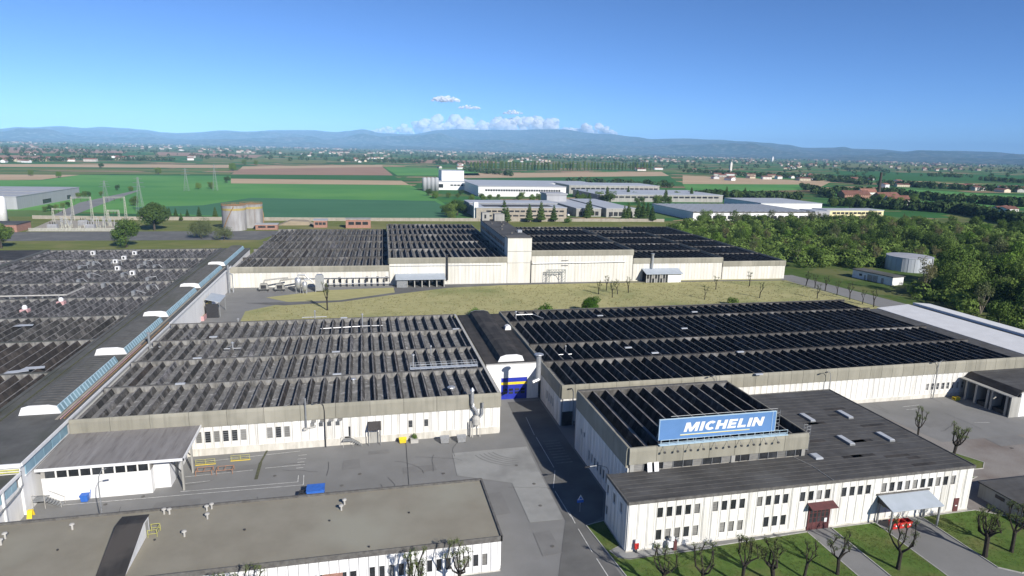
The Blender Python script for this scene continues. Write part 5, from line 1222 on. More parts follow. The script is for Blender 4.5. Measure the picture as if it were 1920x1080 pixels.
# ------------------------------------------------------------------ houses and villages on the plain
HL = ['white farmhouse with red tiled roof among trees on the plain', 'cream farmhouse with red tiled roof among trees on the plain', 'pale village house with red tiled roof on the plain']
rh_ = random.Random(21)
spots = []
def cl(x0, x1, y0, y1, n, w0=10, w1=20):
    for _ in range(n): spots.append((rh_.uniform(x0, x1), rh_.uniform(y0, y1), rh_.uniform(w0, w1)))
cl(0, 50, 302, 306, 7); cl(70, 135, 299, 303, 9); cl(168, 180, 300, 303, 2, 20, 30); cl(205, 250, 295, 300, 9); cl(345, 360, 291, 303, 3, 16, 24); cl(15, 65, 288, 292, 4)
cl(560, 640, 288, 293, 6); cl(620, 700, 296, 305, 7); cl(690, 730, 297, 300, 6); cl(820, 880, 308, 318, 5); cl(950, 1040, 296, 305, 20); cl(1000, 1060, 290, 297, 8); cl(1060, 1130, 288, 296, 10)
cl(1335, 1540, 328, 340, 26, 12, 24); cl(1300, 1345, 318, 325, 5); cl(1470, 1500, 312, 318, 5, 18, 30); cl(1600, 1640, 336, 342, 3); cl(1650, 1720, 343, 352, 8, 14, 26); cl(1800, 1845, 350, 357, 4, 24, 34); cl(1855, 1920, 352, 362, 6, 18, 30)
cl(1875, 1920, 395, 402, 3, 20, 30); cl(1185, 1260, 316, 322, 4, 24, 40); cl(1600, 1700, 300, 308, 8); cl(700, 790, 283, 290, 12); cl(300, 420, 276, 284, 14, 12, 22)
for i, (px, py, w_) in enumerate(spots):
    p = P(px, py); k = i % 3; rot = rh_.uniform(-.5, .5)+(1.57 if i % 4 == 0 else 0)
    w_ = round(w_/3)*3
    gable_house('farmhouse', HL[k], 'house', p, w_, 9 if w_ < 20 else 12, 6 if i % 2 else 4.5, 2.2, rot, ['white', 'render_cream', 'render_pale'][k], 'roof_tile', 'houses on the plain with '+['white', 'cream', 'pale'][k]+' walls')
pt = P(1448, 303); solo('church_tower', MB().box(pt.x-6, pt.x+6, pt.y-6, pt.y+6, 0, 36).prism([(pt.x-4.5, pt.y-4.5, 36), (pt.x+4.5, pt.y-4.5, 36), (pt.x, pt.y-4.5, 46)], (0, -9, 0)), 'white', 'white tower standing above the distant village', 'tower')
pt = P(1369, 326); solo('bell_tower', MB().box(pt.x-3, pt.x+3, pt.y-3, pt.y+3, 0, 30).prism([(pt.x-3, pt.y-3, 30), (pt.x+3, pt.y-3, 30), (pt.x, pt.y-3, 36)], (0, -6, 0)), 'render_pale', 'slim pale bell tower in the red roofed village', 'tower')
mat('town_wall', (.45, .41, .36), (.30, .26, .22), .01, contrast=(.4,.6), rnd=.5, island=True)
# far towns: too many and too small to count
tn = MB(); tr_ = MB()
for k in range(1500):
    az = rh_.uniform(-.78, .62); D = rh_.choice((rh_.uniform(3600, 9500), rh_.uniform(7500, 10800)))
    cx_ = math.sin(D*.0011+az*9)*.5+math.sin(az*31+D*.0006)*.5
    if cx_ < .15 and rh_.random() < .8: continue
    x, y = D*math.sin(az+.25), D*math.cos(az+.25); s = rh_.uniform(6, 13); h = rh_.uniform(5, 10)
    if rh_.random() < .04: s *= 4
    tn.box(x-s, x+s, y-s*.6, y+s*.6, 0, h); tr_.prism([(x-s-1, y-s*.7, h), (x+s+1, y-s*.7, h), (x, y-s*.7, h+3)], (0, -s*1.4, 0))
for k in range(260):   # specks of hamlets on the foothills
    pass
o = struct('distant_town', tn, 'town_wall', 'stuff'); part(o, 'roof', tr_, 'roof_tile', kind='stuff')
# ------------------------------------------------------------------ vegetation
def crown_mesh(seed, lobes, n, ls, mat_, name='crown'):
    """leaf-sized faces spread through lobes (centre, radii); gaps stay open"""
    rg = random.Random(seed); v = []; f = []
    vol = [l[1][0]*l[1][1]*l[1][2] for l in lobes]; tot = sum(vol)
    for (c, r), vv in zip(lobes, vol):
        for _ in range(int(n*vv/tot)+8):
            while True:
                d = Vector((rg.uniform(-1, 1), rg.uniform(-1, 1), rg.uniform(-1, 1)))
                if .05 < d.length <= 1: break
            d.normalize(); q = rg.random()**.33; q = .45+.55*q
            wob = 1+.22*NZ.noise(d*2.3+Vector((seed, c[0], c[2])))
            p = Vector(c)+Vector((d.x*r[0], d.y*r[1], d.z*r[2]))*q*wob
            nrm = (d+Vector((rg.uniform(-.8, .8), rg.uniform(-.8, .8), rg.uniform(-.3, .9)))).normalized()
            a = nrm.orthogonal().normalized(); b_ = nrm.cross(a); s = ls*rg.uniform(.6, 1.35)
            th = rg.uniform(0, 6.28); a, b_ = a*math.cos(th)+b_*math.sin(th), b_*math.cos(th)-a*math.sin(th)
            k = len(v); v += [tuple(p-a*s*.8), tuple(p-b_*s*.5+a*s*.1), tuple(p+a*s*.9), tuple(p+b_*s*.55)]; f.append((k, k+1, k+2, k+3))
    m = bpy.data.meshes.new(name); m.from_pydata(v, [], f); m.materials.append(M[mat_]); return m
def trunk_mesh(seed, h, r, lobes, mat_='bark'):
    rg = random.Random(seed); mb = MB()
    mb.tube([(0, 0, -.2), (rg.uniform(-.1, .1), 0, h*.3), (rg.uniform(-.3, .3)*r*3, rg.uniform(-.3, .3)*r*3, h*.62), (0, 0, h*.85)], [r*1.25, r, r*.7, r*.25], 7)
    for c, _ in lobes[:6]: mb.tube([(0, 0, h*.38), (c[0]*.5, c[1]*.5, (h*.45+c[2])/2), c], [r*.5, r*.32, r*.1], 5)
    return mb.mesh('trunk', mat_)
def lobes_round(seed, h, w_, n=9, zlo=.38):
    rg = random.Random(seed); L = [((0, 0, h*.62), (w_*.33, w_*.33, h*.27))]
    for k in range(n):
        a = 6.28*k/n+rg.uniform(-.3, .3); rr = w_*.5*rg.uniform(.45, .75); z = h*rg.uniform(zlo, .82)
        s = w_*rg.uniform(.17, .27); L.append(((math.cos(a)*rr, math.sin(a)*rr, z), (s, s, s*rg.uniform(.7, 1.05))))
    return L
TREES = {}
def tree_proto(key, seed, h, w_, n, ls, leaf, kind='round', bark='bark'):
    if kind == 'round': L = lobes_round(seed, h, w_)
    elif kind == 'full': L = lobes_round(seed, h, w_, 16, .22)
    elif kind == 'poplar': L = [((0, 0, h*(.2+.13*k)), (w_*.5*(1-.1*abs(k-2)), w_*.5*(1-.1*abs(k-2)), h*.13)) for k in range(6)]
    elif kind == 'conifer': L = [((0, 0, h*(.18+.135*k)), (w_*.5*(1-k/6.6), w_*.5*(1-k/6.6), h*.085)) for k in range(6)]
    elif kind == 'bush': L = [((math.cos(k*1.9)*w_*.25, math.sin(k*1.9)*w_*.25, h*(.35+.1*(k % 3))), (w_*.3, w_*.3, h*.4)) for k in range(5)]
    TREES[key] = (trunk_mesh(seed, h, .028*h if kind != 'bush' else .06*h, L if kind in ('round', 'full') else [], bark), crown_mesh(seed, L, n, ls, leaf))
def tree(name, key, p, lab, cat='tree', group=None, s=1.0, rot=None, sz=None):
    t = thing(name, lab, cat, p, rot if rot is not None else RT.uniform(0, 6.28), group); t.scale = (s, s, s*(sz or 1))
    for n_, me in zip(('trunk', 'crown'), TREES[key]): o = bpy.data.objects.new(n_, me); C.objects.link(o); o.parent = t
    return t
RT = random.Random(77)
for k in range(4): tree_proto(f'f{k}', 30+k, 11, 9, 3000, .34, ['leaf_mid', 'leaf_dark', 'leaf_mid', 'leaf_bright'][k], 'full')
def thicket_proto(key, seed, h, w_, n, ls, leaf):
    rg = random.Random(seed); mb = MB(); L = []
    for k in range(5):
        a = 6.28*k/5+rg.uniform(-.4, .4); r = w_*.5*rg.uniform(.35, 1); top = h*rg.uniform(.75, 1.05)
        p = [Vector((0, 0, -.2)), Vector((math.cos(a)*r*.35, math.sin(a)*r*.35, top*.35)), Vector((math.cos(a)*r*.75, math.sin(a)*r*.75, top*.7)), Vector((math.cos(a)*r, math.sin(a)*r, top))]
        mb.tube(p, [.17, .13, .09, .03], 5)
        for q in (p[1], p[2], (p[2]+p[3])/2):
            for _ in range(2): e = q+Vector((rg.uniform(-1, 1), rg.uniform(-1, 1), rg.uniform(.4, 1.4))); mb.tube([q, e], [.06, .02], 4); L.append(((e.x, e.y, e.z), (1.0, 1.0, .9)))
        L.append(((p[3].x, p[3].y, p[3].z), (.9, .9, 1.2)))
    TREES[key] = (mb.mesh('trunk', 'bark_pale'), crown_mesh(seed, L, n, ls, leaf))
thicket_proto('g0', 40, 10.5, 6, 1300, .27, 'leaf_grey'); thicket_proto('g1', 41, 9.5, 6.5, 1500, .27, 'leaf_mid'); thicket_proto('o0', 45, 9, 6, 1000, .25, 'leaf_olive')
for k in range(2): tree_proto(f'p{k}', 50+k, 20, 6, 1300, .55, 'leaf_mid', 'poplar')
for k in range(2): tree_proto(f'c{k}', 60+k, 17, 8, 1900, .5, 'leaf_dark', 'conifer')
for k in range(3): tree_proto(f'b{k}', 70+k, 3, 4, 700, .26, ['leaf_shrub', 'leaf_mid', 'leaf_bright'][k], 'bush')
tree_proto('big', 81, 20, 18, 11000, .5, 'leaf_dark', 'full'); tree_proto('mid', 82, 13, 10.5, 5200, .34, 'leaf_mid', 'full'); tree_proto('willow', 83, 12, 15, 5200, .3, 'leaf_grey', 'full')
tree_proto('shrubtree', 84, 6.5, 6.5, 6500, .2, 'leaf_shrub', 'full')
tree_proto('orchard', 85, 6, 6, 500, .45, 'leaf_far')
def pxtree(name, key, px, py, s, lab, group=None, **kw): return tree(name, key, P(px, py), lab, 'tree', group, s, **kw)
pxtree('broadleaf_tree', 'big', 290, 432, 1.0, 'large dark round tree right of the substation')
pxtree('broadleaf_tree', 'mid', 237, 464, 1.35, 'tall green tree on the grass strip behind the left hall')
pxtree('broadleaf_tree', 'mid', 3, 466, 1.15, 'round green tree by the road at the corner of the left hall roof')
pxtree('willow_tree', 'willow', 377, 447, 1.0, 'wide pale green willow casting a dark shadow by the road')
pxtree('willow_tree', 'willow', 421, 450, .72, 'smaller pale green willow next to the storage tank')
pxtree('shrub_tree', 'shrubtree', 1106, 587, 1.0, 'dense bright green bushy tree on the lawn behind the right hall')
tree('shrub', 'b0', P(1023, 588), 'low bright green bush on the lawn behind the link roof', 'shrub', None, 1.3)
tree('shrub', 'b2', P(890, 592), 'low bush peeping over the link roof edge', 'shrub', None, 1.0)
tree('shrub', 'b1', P(1375, 572), 'thin straggly bush on the dry lawn beyond the pale back shed', 'shrub', None, 1.15)
for k, (px, py, s) in enumerate(((252, 386, .8), (220, 357, .6), (246, 359, .6), (372, 355, .8), (396, 354, .8), (426, 343, .9), (297, 327, 1.2), (437, 321, 1.6), (458, 310, 1.4), (190, 316, 1.0), (58, 330, .9), (110, 333, .9), (480, 310, 1.2))):
    pxtree('field_tree', f'f{k%4}', px, py, s*1.05, 'small round tree standing alone on the green fields', 'lone trees on the fields')
for k, (px, py, s) in enumerate(((318, 408, .8), (330, 409, .75), (352, 411, .75), (374, 411, .95), (404, 411, .95), (340, 414, .6))):
    pxtree('boundary_tree', f'c{k%2}', px, py, s*.62, 'cone shaped green tree along the boundary wall by the big round tree', 'cone trees along the boundary wall')
for k, (px, py, s) in enumerate(((85, 397, .45), (95, 396, .5), (105, 394, .5), (118, 390, .45), (128, 388, .45), (148, 372, .6), (158, 370, .6), (166, 369, .55), (190, 367, .5))):
    pxtree('warehouse_tree', f'f{k%3}', px, py, s, 'small dark tree beside the large grey warehouse', 'trees along the grey warehouse')
for k, (px, py, s) in enumerate(((845, 408, 1.2), (858, 404, 1.3), (835, 402, .9), (850, 398, 1.1), (863, 396, .9), (848, 412, .7), (870, 400, .8))):
    pxtree('clump_tree', f'f{k%3}', px, py, s, 'dark tree in the clump between green field and tan office', 'clump beside the tan office')
for k, (px, py) in enumerate(((951, 418), (992, 417), (1014, 417), (1038, 416), (945, 409), (1170, 414), (1178, 412), (1205, 415), (1222, 416), (1196, 410), (1214, 406), (1100, 412), (1105, 408))):
    pxtree('conifer_tree', f'c{k%2}', px, py, .8+.25*((k*7) % 5)/4, 'dark green conifer behind the rear halls', 'conifers behind the rear halls')
for k in range(24):
    px = 795+RT.random()*235; py = 372+RT.random()*6 if px > 880 else 364+RT.random()*9
    pxtree('hedge_tree', f'f{k%4}', px, py, .55+RT.random()*.3, 'low round tree in the hedge before the white factory', 'hedge before the white factory')
for k in range(34):
    px = 1075+RT.random()*330; py = 372+RT.random()*14
    if 1255 < px < 1540 and py > 378: py = 374
    pxtree('belt_tree', f'{"fc"[k%3==0]}{k%2}', px, py, .7+RT.random()*.45, 'dark tree in the belt between the warehouses', 'trees between the warehouses')
for k in range(52):
    px = 884+k*6.6+RT.uniform(-1.5, 1.5); p = P(px, 319.5+RT.uniform(-.6, .6))
    tree('poplar_tree', f'p{k%2}', p, 'tall poplar in the long row across the plain', 'tree', 'row of poplars on the plain', 1.15+RT.random()*.25)
tree('shrub', 'b0', P(1065, 418), 'bright round bush at the far end of the stair tower roof', 'shrub', None, 1.6)
for k in range(26):
    px, py = RT.uniform(1560, 1720), RT.uniform(378, 392)
    pxtree('works_tree', f'f{k%4}', px, py, RT.uniform(.8, 1.2), 'tree in the belt before the old red roofed works', 'trees before the brickworks')
# woods at the right: the nearest trees as individuals
def inpoly(x, y, poly):
    r = False; j = len(poly)-1
    for i in range(len(poly)):
        xi, yi = poly[i]; xj, yj = poly[j]
        if (yi > y) != (yj > y) and x < (xj-xi)*(y-yi)/(yj-yi)+xi: r = not r
        j = i
    return r
WOOD = [(202, 408), (206, 372), (212, 335), (222, 300), (240, 290), (262, 290), (292, 284), (300, 252), (262, 248), (247, 238), (226, 222), (221, 195), (214, 172), (225, 150), (300, 148), (420, 240), (520, 372), (500, 450), (430, 498), (300, 492), (246, 470)]
pts = []
tries = 0
while len(pts) < 290 and tries < 60000:
    tries += 1; x, y = RT.uniform(200, 540), RT.uniform(145, 500)
    if not inpoly(x, y, WOOD): continue
    dmin = 4.8+ (y-150)*.023
    if x > 1.02*y+95: continue
    if any((x-a)**2+(y-b_)**2 < dmin*dmin for a, b_ in pts): continue
    pts.append((x, y))
LW = ['mid green tree crowded in the woods around the round tank', 'dark green tree crowded in the woods around the round tank', 'fresh green tree crowded in the woods around the round tank', 'grey-green sparse tree crowded in the woods around the round tank', 'olive brown tree crowded in the woods around the round tank']
for k, (x, y) in enumerate(pts):
    r_ = RT.random(); key, li = ('f0', 0) if r_ < .18 else ('f2', 0) if r_ < .32 else ('f1', 1) if r_ < .5 else ('f3', 2) if r_ < .62 else (f'g{k%2}', 3) if r_ < .85 else ('o0', 4)
    tree('woodland_tree', key, (x, y, 0), LW[li], 'tree', ['mid green woodland trees', 'dark woodland trees', 'fresh green woodland trees', 'sparse woodland trees', 'olive woodland trees'][li], RT.uniform(.55, 1.2)*(1.3 if y < 260 else .95), sz=RT.uniform(.85, 1.25))
# undergrowth and everything too far to count
def scatter(name, pts_, protos, lab=None):
    v = []; f = []
    for (x, y, s, k) in pts_:
        me = protos[k]; n = len(v); c, sn = math.cos(s*37), math.sin(s*37)
        for q in me[0]: v.append((x+(q[0]*c-q[1]*sn)*s, y+(q[0]*sn+q[1]*c)*s, q[2]*s))
        f += [tuple(n+i for i in g) for g in me[1]]
    m = bpy.data.meshes.new(name); m.from_pydata(v, [], f); m.materials.append(M[protos[0][2]]); o = bpy.data.objects.new(name, m); C.objects.link(o); o['kind'] = 'stuff'; return o
def blobs(seed, n, w_, h, ls, mt):
    rg = random.Random(seed); v = []; f = []
    for _ in range(n):
        d = Vector((rg.gauss(0, 1), rg.gauss(0, 1), rg.gauss(0, 1))).normalized(); p = Vector((d.x*w_/2, d.y*w_/2, h*.52+d.z*h*.46))*1.0
        a = (d+Vector((rg.uniform(-.5, .5), rg.uniform(-.5, .5), rg.uniform(-.2, .6)))).normalized(); u = a.orthogonal().normalized(); w2 = a.cross(u); s = ls*rg.uniform(.7, 1.3); k = len(v)
        v += [tuple(p-u*s-w2*s*.6), tuple(p+u*s-w2*s*.5), tuple(p+w2*s)]; f.append((k, k+1, k+2))
    return (v, f, mt)
und = [blobs(k, 120, 5.0, 3.8, .42, 'leaf_mid') for k in range(4)]
up = []
while len(up) < 1500:
    x, y = RT.uniform(196, 540), RT.uniform(145, 505)
    if inpoly(x, y, [(196, 415), (200, 330), (210, 286), (243, 282), (296, 276), (296, 254), (245, 234), (218, 222), (212, 160)]+WOOD[14:]) and x < 1.05*y+100: up.append((x, y, RT.uniform(.6, 2.0), RT.randint(0, 3)))
scatter('undergrowth', up, und)
far = [blobs(k+9, 34, 8.5, 9, 1.6, 'leaf_far') for k in range(4)]
fp = []
def hedge(px0, py0, px1, py1, n, s0=.7, s1=1.4, jit=1.0):
    for _ in range(n):
        t = RT.random(); p = P(px0+(px1-px0)*t+RT.uniform(-4, 4), py0+(py1-py0)*t+RT.uniform(-jit, jit)); fp.append((p.x, p.y, RT.uniform(s0, s1), RT.randint(0, 3)))
for a in ((0, 303, 140, 302, 50), (150, 299, 330, 302, 60), (120, 289, 230, 293, 40), (330, 291, 480, 300, 30), (480, 289, 700, 296, 90), (640, 303, 780, 306, 40), (700, 300, 900, 312, 70), (780, 300, 1000, 296, 60), (950, 296, 1130, 300, 70), (560, 280, 900, 284, 80), (0, 282, 300, 285, 60), (1130, 300, 1300, 310, 50),
          (1280, 322, 1400, 330, 60), (1400, 330, 1640, 338, 120), (1510, 337, 1600, 343, 60), (1600, 345, 1750, 352, 70), (1720, 352, 1920, 360, 80), (1840, 338, 1920, 344, 60), (1740, 330, 1800, 333, 30), (1300, 305, 1600, 310, 70), (1580, 318, 1660, 322, 40), (1650, 300, 1920, 318, 60), (1560, 362, 1700, 368, 60), (1690, 372, 1920, 388, 120), (1500, 352, 1560, 372, 40), (1290, 372, 1500, 376, 70), (1560, 385, 1800, 400, 120), (1800, 400, 1920, 425, 90), (1060, 345, 1260, 352, 60), (870, 320, 960, 330, 40)):
    hedge(*a)
for k in range(5200):
    az = RT.uniform(-.82, .66); D = 2200+8600*RT.random()**.8
    if math.sin(az*23+D*.0013)+math.sin(D*.0021-az*11) < .3 and RT.random() < .7: continue
    fp.append((D*math.sin(az+.25), D*math.cos(az+.25), RT.uniform(.8, 1.7), RT.randint(0, 3)))
scatter('distant_trees', fp, far)

def grass(name, polys, n, h, mt, seed):
    rg = random.Random(seed); v = []; f = []
    for poly, cnt in polys:
        xs = [p[0] for p in poly]; ys = [p[1] for p in poly]; c = 0
        while c < cnt:
            x, y = rg.uniform(min(xs), max(xs)), rg.uniform(min(ys), max(ys))
            if not inpoly(x, y, poly): continue
            c += 1
            if NZ.noise(Vector((x*.25, y*.25, seed))) < rg.uniform(-.5, .3): continue
            for _ in range(n):
                a = rg.uniform(0, 6.28); r = rg.uniform(.3, 1)*h; k = len(v); bx, by = x+rg.uniform(-.2, .2), y+rg.uniform(-.2, .2)
                v += [(bx-math.sin(a)*h*.22, by+math.cos(a)*h*.22, .09), (bx+math.sin(a)*h*.22, by-math.cos(a)*h*.22, .09), (bx+math.cos(a)*r*.6, by+math.sin(a)*r*.6, .09+r)]; f.append((k, k+1, k+2))
    m = bpy.data.meshes.new(name); m.from_pydata(v, [], f); m.materials.append(M[mt]); o = bpy.data.objects.new(name, m); C.objects.link(o); o['kind'] = 'stuff'
grass('lawn_grass', [([(33, 84.8), (35.7, 85.6), (35.7, 79.5), (34.3, 78.6)], 260), ([(35.8, 75.7), (65.7, 76.8), (65.7, 60), (35.8, 60)], 5200), ([(70.6, 77), (78.2, 77), (78.2, 60), (70.6, 60)], 1600), ([(87.5, 77), (97.8, 77), (101.4, 74.4), (101.4, 62.5), (87.5, 64.2)], 1900), ([(97.5, 117.6), (100.8, 117.6), (115, 91), (97.5, 89.8)], 900)], 4, .17, 'grass_blade', 3)
grass('dry_grass', [([(-36, 188), (195, 187.5), (190.5, 257), (140, 260), (60, 262), (35, 258), (14, 250), (-9, 240), (-30, 236), (-38, 231)], 13000)], 3, .42, 'grass_dry', 5)
# pollarded trees: thick trunk, knuckled limbs, a few tufts of new leaf
def pollard(seed, h=6.2, n=6, leafy=120, tr=.22, spread=1.5, leaf='leaf_pollard'):
    rg = random.Random(seed); tk_ = MB(); th = h*rg.uniform(.38, .46); lx_, ly_ = rg.uniform(-.25, .25), rg.uniform(-.2, .2)
    tk_.tube([(0, 0, -.1), (lx_*.4, ly_*.4, th*.5), (lx_, ly_, th)], [tr*1.35, tr*1.05, tr*1.15], 8)
    lm_ = MB(); tips = []
    for k in range(n):
        a = 6.28*k/n+rg.uniform(-.4, .4); r1 = spread*rg.uniform(.55, 1.0); top = h*rg.uniform(.75, 1.0)
        p0 = Vector((lx_, ly_, th-.1)); p1 = Vector((lx_+math.cos(a)*r1*.7, ly_+math.sin(a)*r1*.7, th+.55)); p2 = Vector((lx_+math.cos(a)*r1, ly_+math.sin(a)*r1, th+(top-th)*.55)); p3 = p2+Vector((rg.uniform(-.5, .5), rg.uniform(-.5, .5), (top-th)*.45)); p1 += Vector((rg.uniform(-.2, .2), rg.uniform(-.2, .2), rg.uniform(-.2, .4))); p2 += Vector((rg.uniform(-.3, .3), rg.uniform(-.3, .3), 0))
        lm_.tube([p0, p1, p2, p3], [tr*.72, tr*.52, tr*.38, tr*.36], 6)
        for q in (p2, p3):
            lm_.lathe(q-Vector((0, 0, .12)), [(.03, -.08), (tr*.5, .02), (tr*.55, .14), (tr*.2, .26)], 7)
            for _ in range(7):
                e = q+Vector((rg.uniform(-.4, .4), rg.uniform(-.4, .4), rg.uniform(.2, .7))); lm_.tube([q, e], [.035, .012], 4); tips.append(e)
    L = [((t.x, t.y, t.z), (.26, .26, .3)) for t in tips]
    return tk_.mesh('trunk', 'bark_dark'), lm_.mesh('crown', 'bark_dark'), crown_mesh(seed, L, leafy, .09, leaf, 'foliage')
POL = [pollard(100+k, 6.6, (6, 7, 5, 9)[k], (420, 800, 120, 1000)[k], .24+.03*(k % 2)) for k in range(4)]+[pollard(120, 5.6, 4, 30, .17, .9), pollard(121, 5.2, 3, 20, .15, .6), pollard(122, 7.5, 6, 60, .2, 1.0), pollard(131, 6.9, 5, 500, .22, 1.9), pollard(137, 6.2, 8, 900, .28, 1.2), pollard(142, 7.0, 6, 650, .2, 1.6)]
def pol(px, py, k, lab, group=None, s=1.0, pos=None):
    t = thing('pollarded_tree', lab, 'tree', pos or P(px, py), RT.uniform(0, 6.28), group); t.scale = (s*RT.uniform(.85, 1.12), s*RT.uniform(.85, 1.12), s*RT.uniform(.9, 1.12)); t.rotation_euler = (RT.uniform(-.07, .07), RT.uniform(-.07, .07), t.rotation_euler[2])
    for n_, me in zip(('trunk', 'crown', 'foliage'), POL[k]): o = bpy.data.objects.new(n_, me); C.objects.link(o); o.parent = t
for (px, py, k, s, lab) in ((1683, 1068, 2, 1.0, 'bare pollarded tree with thick trunk on the grass before the red bins'), (1570, 1078, 7, 1.0, 'pollarded tree on the grass beside the portal path'), (1846, 1045, 3, 1.0, 'leafy leaning pollarded tree on the grass right of the canopy drive'), (1896, 1036, 9, 1.05, 'leafy pollarded tree beside the low grey store'),
                            (1507, 1085, 4, 1.0, 'slim pollarded tree on the grass left of the portal path'), (1450, 1093, 8, .95, 'bushy pollarded tree on the annex lawn, second left of the portal path'), (1390, 1100, 9, 1.0, 'pollarded tree on the annex lawn, third left of the portal path'), (1318, 1108, 2, 1.0, 'pollarded tree on the annex lawn below the ground floor windows'), (1245, 1112, 7, 1.0, 'pollarded tree on the annex lawn by the corner of the annex'),
                            (1720, 823, 0, .85, 'bare pollarded tree on the grass strip behind the annex roof'), (1787, 857, 8, .95, 'leafy pollarded tree on the grass strip by the annex roof corner')):
    pol(px, py, k, lab, None, s)
for x, k, l in ((-17.5, 3, 'leafy pollarded tree before the long white building, far from its corner'), (-14, 9, 'leafy pollarded tree before the long white building by the small square windows'), (5.0, 8, 'leafy pollarded tree before the long white building near the tall windows'), (11.3, 9, 'leafy pollarded tree before the long white building closest to its end corner')):
    pol(0, 0, k, l, None, 1.0, Vector((x, 73.2, 0)))
pol(614, 582, 6, 'lone tall bare pollarded tree by the path on the dry lawn', None, 1.15)
for i, (px, py) in enumerate(((1122, 552), (1137, 545), (1148, 558), (1158, 552), (1178, 549))): pol(px, py, 4, 'thin bare pollarded tree in the small group on the dry lawn', 'group of bare pollards on the lawn', 1.0)
for i, (px, py) in enumerate(((1342, 543), (1405, 537), (1424, 559), (1321, 562))): pol(px, py, 5, 'thin bare pollarded tree standing alone on the dry lawn', 'single bare pollards on the lawn', 1.15)
for i, (px, py) in enumerate(((1511, 536), (1528, 540), (1547, 546), (1569, 554), (1593, 562), (1617, 570), (1638, 576), (1532, 560))): pol(px, py, 4+i % 2, 'bare pollarded tree in the row along the side road', 'pollards along the side road', 1.15)

# ------------------------------------------------------------------ small things
def lamp_post(p, h, ang, reach, lab, both=False, mt='steel'):
    p = Vector(p); t = thing('lamp_post', lab, 'street lamp', p); u = Vector((math.cos(ang), math.sin(ang), 0))
    part(t, 'pole', MB().tube([p, p+Vector((0, 0, h*.8))], [.12, .08], 8), mt)
    for k, s in enumerate((1, -1) if both else (1,)):
        a = [p+Vector((0, 0, h*.8)), p+u*s*reach*.12+Vector((0, 0, h*.92)), p+u*s*reach*.45+Vector((0, 0, h)), p+u*s*reach+Vector((0, 0, h*1.01))]
        part(t, 'arm', MB().tube(a, [.07, .06, .05, .05], 6), mt)
        part(t, 'lantern', MB().obox(p+u*s*(reach+.3)+Vector((0, 0, h*1.005)), u*.42, Vector((-u.y, u.x, 0))*.14, (0, 0, .09)), 'steel_dark')
lamp_post((-7.9, 120.0, 0), 9.4, math.radians(200), 1.3, 'tall dark lamp post against the middle hall front by the small windows', mt='steel_dark')
lamp_post((38.9, 92.3, 0), 6.2, math.radians(184), 3.6, 'curved grey lamp post leaning over the shaded service road at the annex')
lamp_post((-37.1, 93.8, 0), 11.6, math.radians(10), 1.3, 'slim curved lamp post behind the long building near the courtyard shed')
lamp_post((134, 120.9, 0), 9.4, math.radians(190), 1.4, 'double lamp post at the right hall front beside the row of dark windows', True)
lamp_post((103.6, 120.2, 0), 9.0, math.radians(200), 1.6, 'lamp post at the right hall front behind the annex roof')
lamp_post((42.2, 121.0, 0), 8.4, math.radians(190), .6, 'lamp post at the shaded corner of the right hall')
lamp_post((75, 120.6, 0), 9.6, math.radians(200), 1.6, 'lamp post at the right hall parapet just beyond the raised block')
# courtyard furniture
st = thing('entrance_stair', 'small steel stair to the door in the middle hall front', 'stairs', (-2.5, 119.6, 0)); s2 = MB().box(-4.6, -2.8, 119.2, 120.3, 1.25, 1.38)
part(st, 'landing', s2, 'steel')
for i in range(5): part(st, 'step', MB().box(-2.8+.34*i, -2.46+.34*i, 119.2, 120.2, 1.08-.24*i, 1.14-.24*i), 'steel')
part(st, 'handrail', MB().tube([(-4.6, 119.15, 2.3), (-2.8, 119.15, 2.3), (-1.1, 119.15, 1.1)], .035, 5).tube([(-4.6, 119.15, 1.3), (-4.6, 119.15, 2.3)], .035, 5).tube([(-2.8, 119.15, 0), (-2.8, 119.15, 2.3)], .035, 5).tube([(-1.1, 119.15, 0), (-1.1, 119.15, 1.1)], .035, 5).tube([(-4.6, 119.15, 0), (-4.6, 119.15, 1.3)], .04, 5), 'kerb')
ec = thing('entrance_canopy', 'small dark roofed entrance canopy on posts in the middle hall front', 'canopy', (1.4, 119.8, 0))
part(ec, 'roof', MB().prism([(.1, 118.9, 3.3), (2.6, 118.9, 3.3), (2.6, 120.35, 4.5), (.1, 120.35, 4.5)], (0, 0, .1)), 'roof_dark')
for x in (.25, 2.45):
    for y in (119.0, 120.1): part(ec, 'post', MB().box(x-.06, x+.06, y-.06, y+.06, 0, 3.3), 'steel')
part(ec, 'door', MB().box(.5, 2.2, 120.2, 120.29, .05, 2.3), 'concrete')
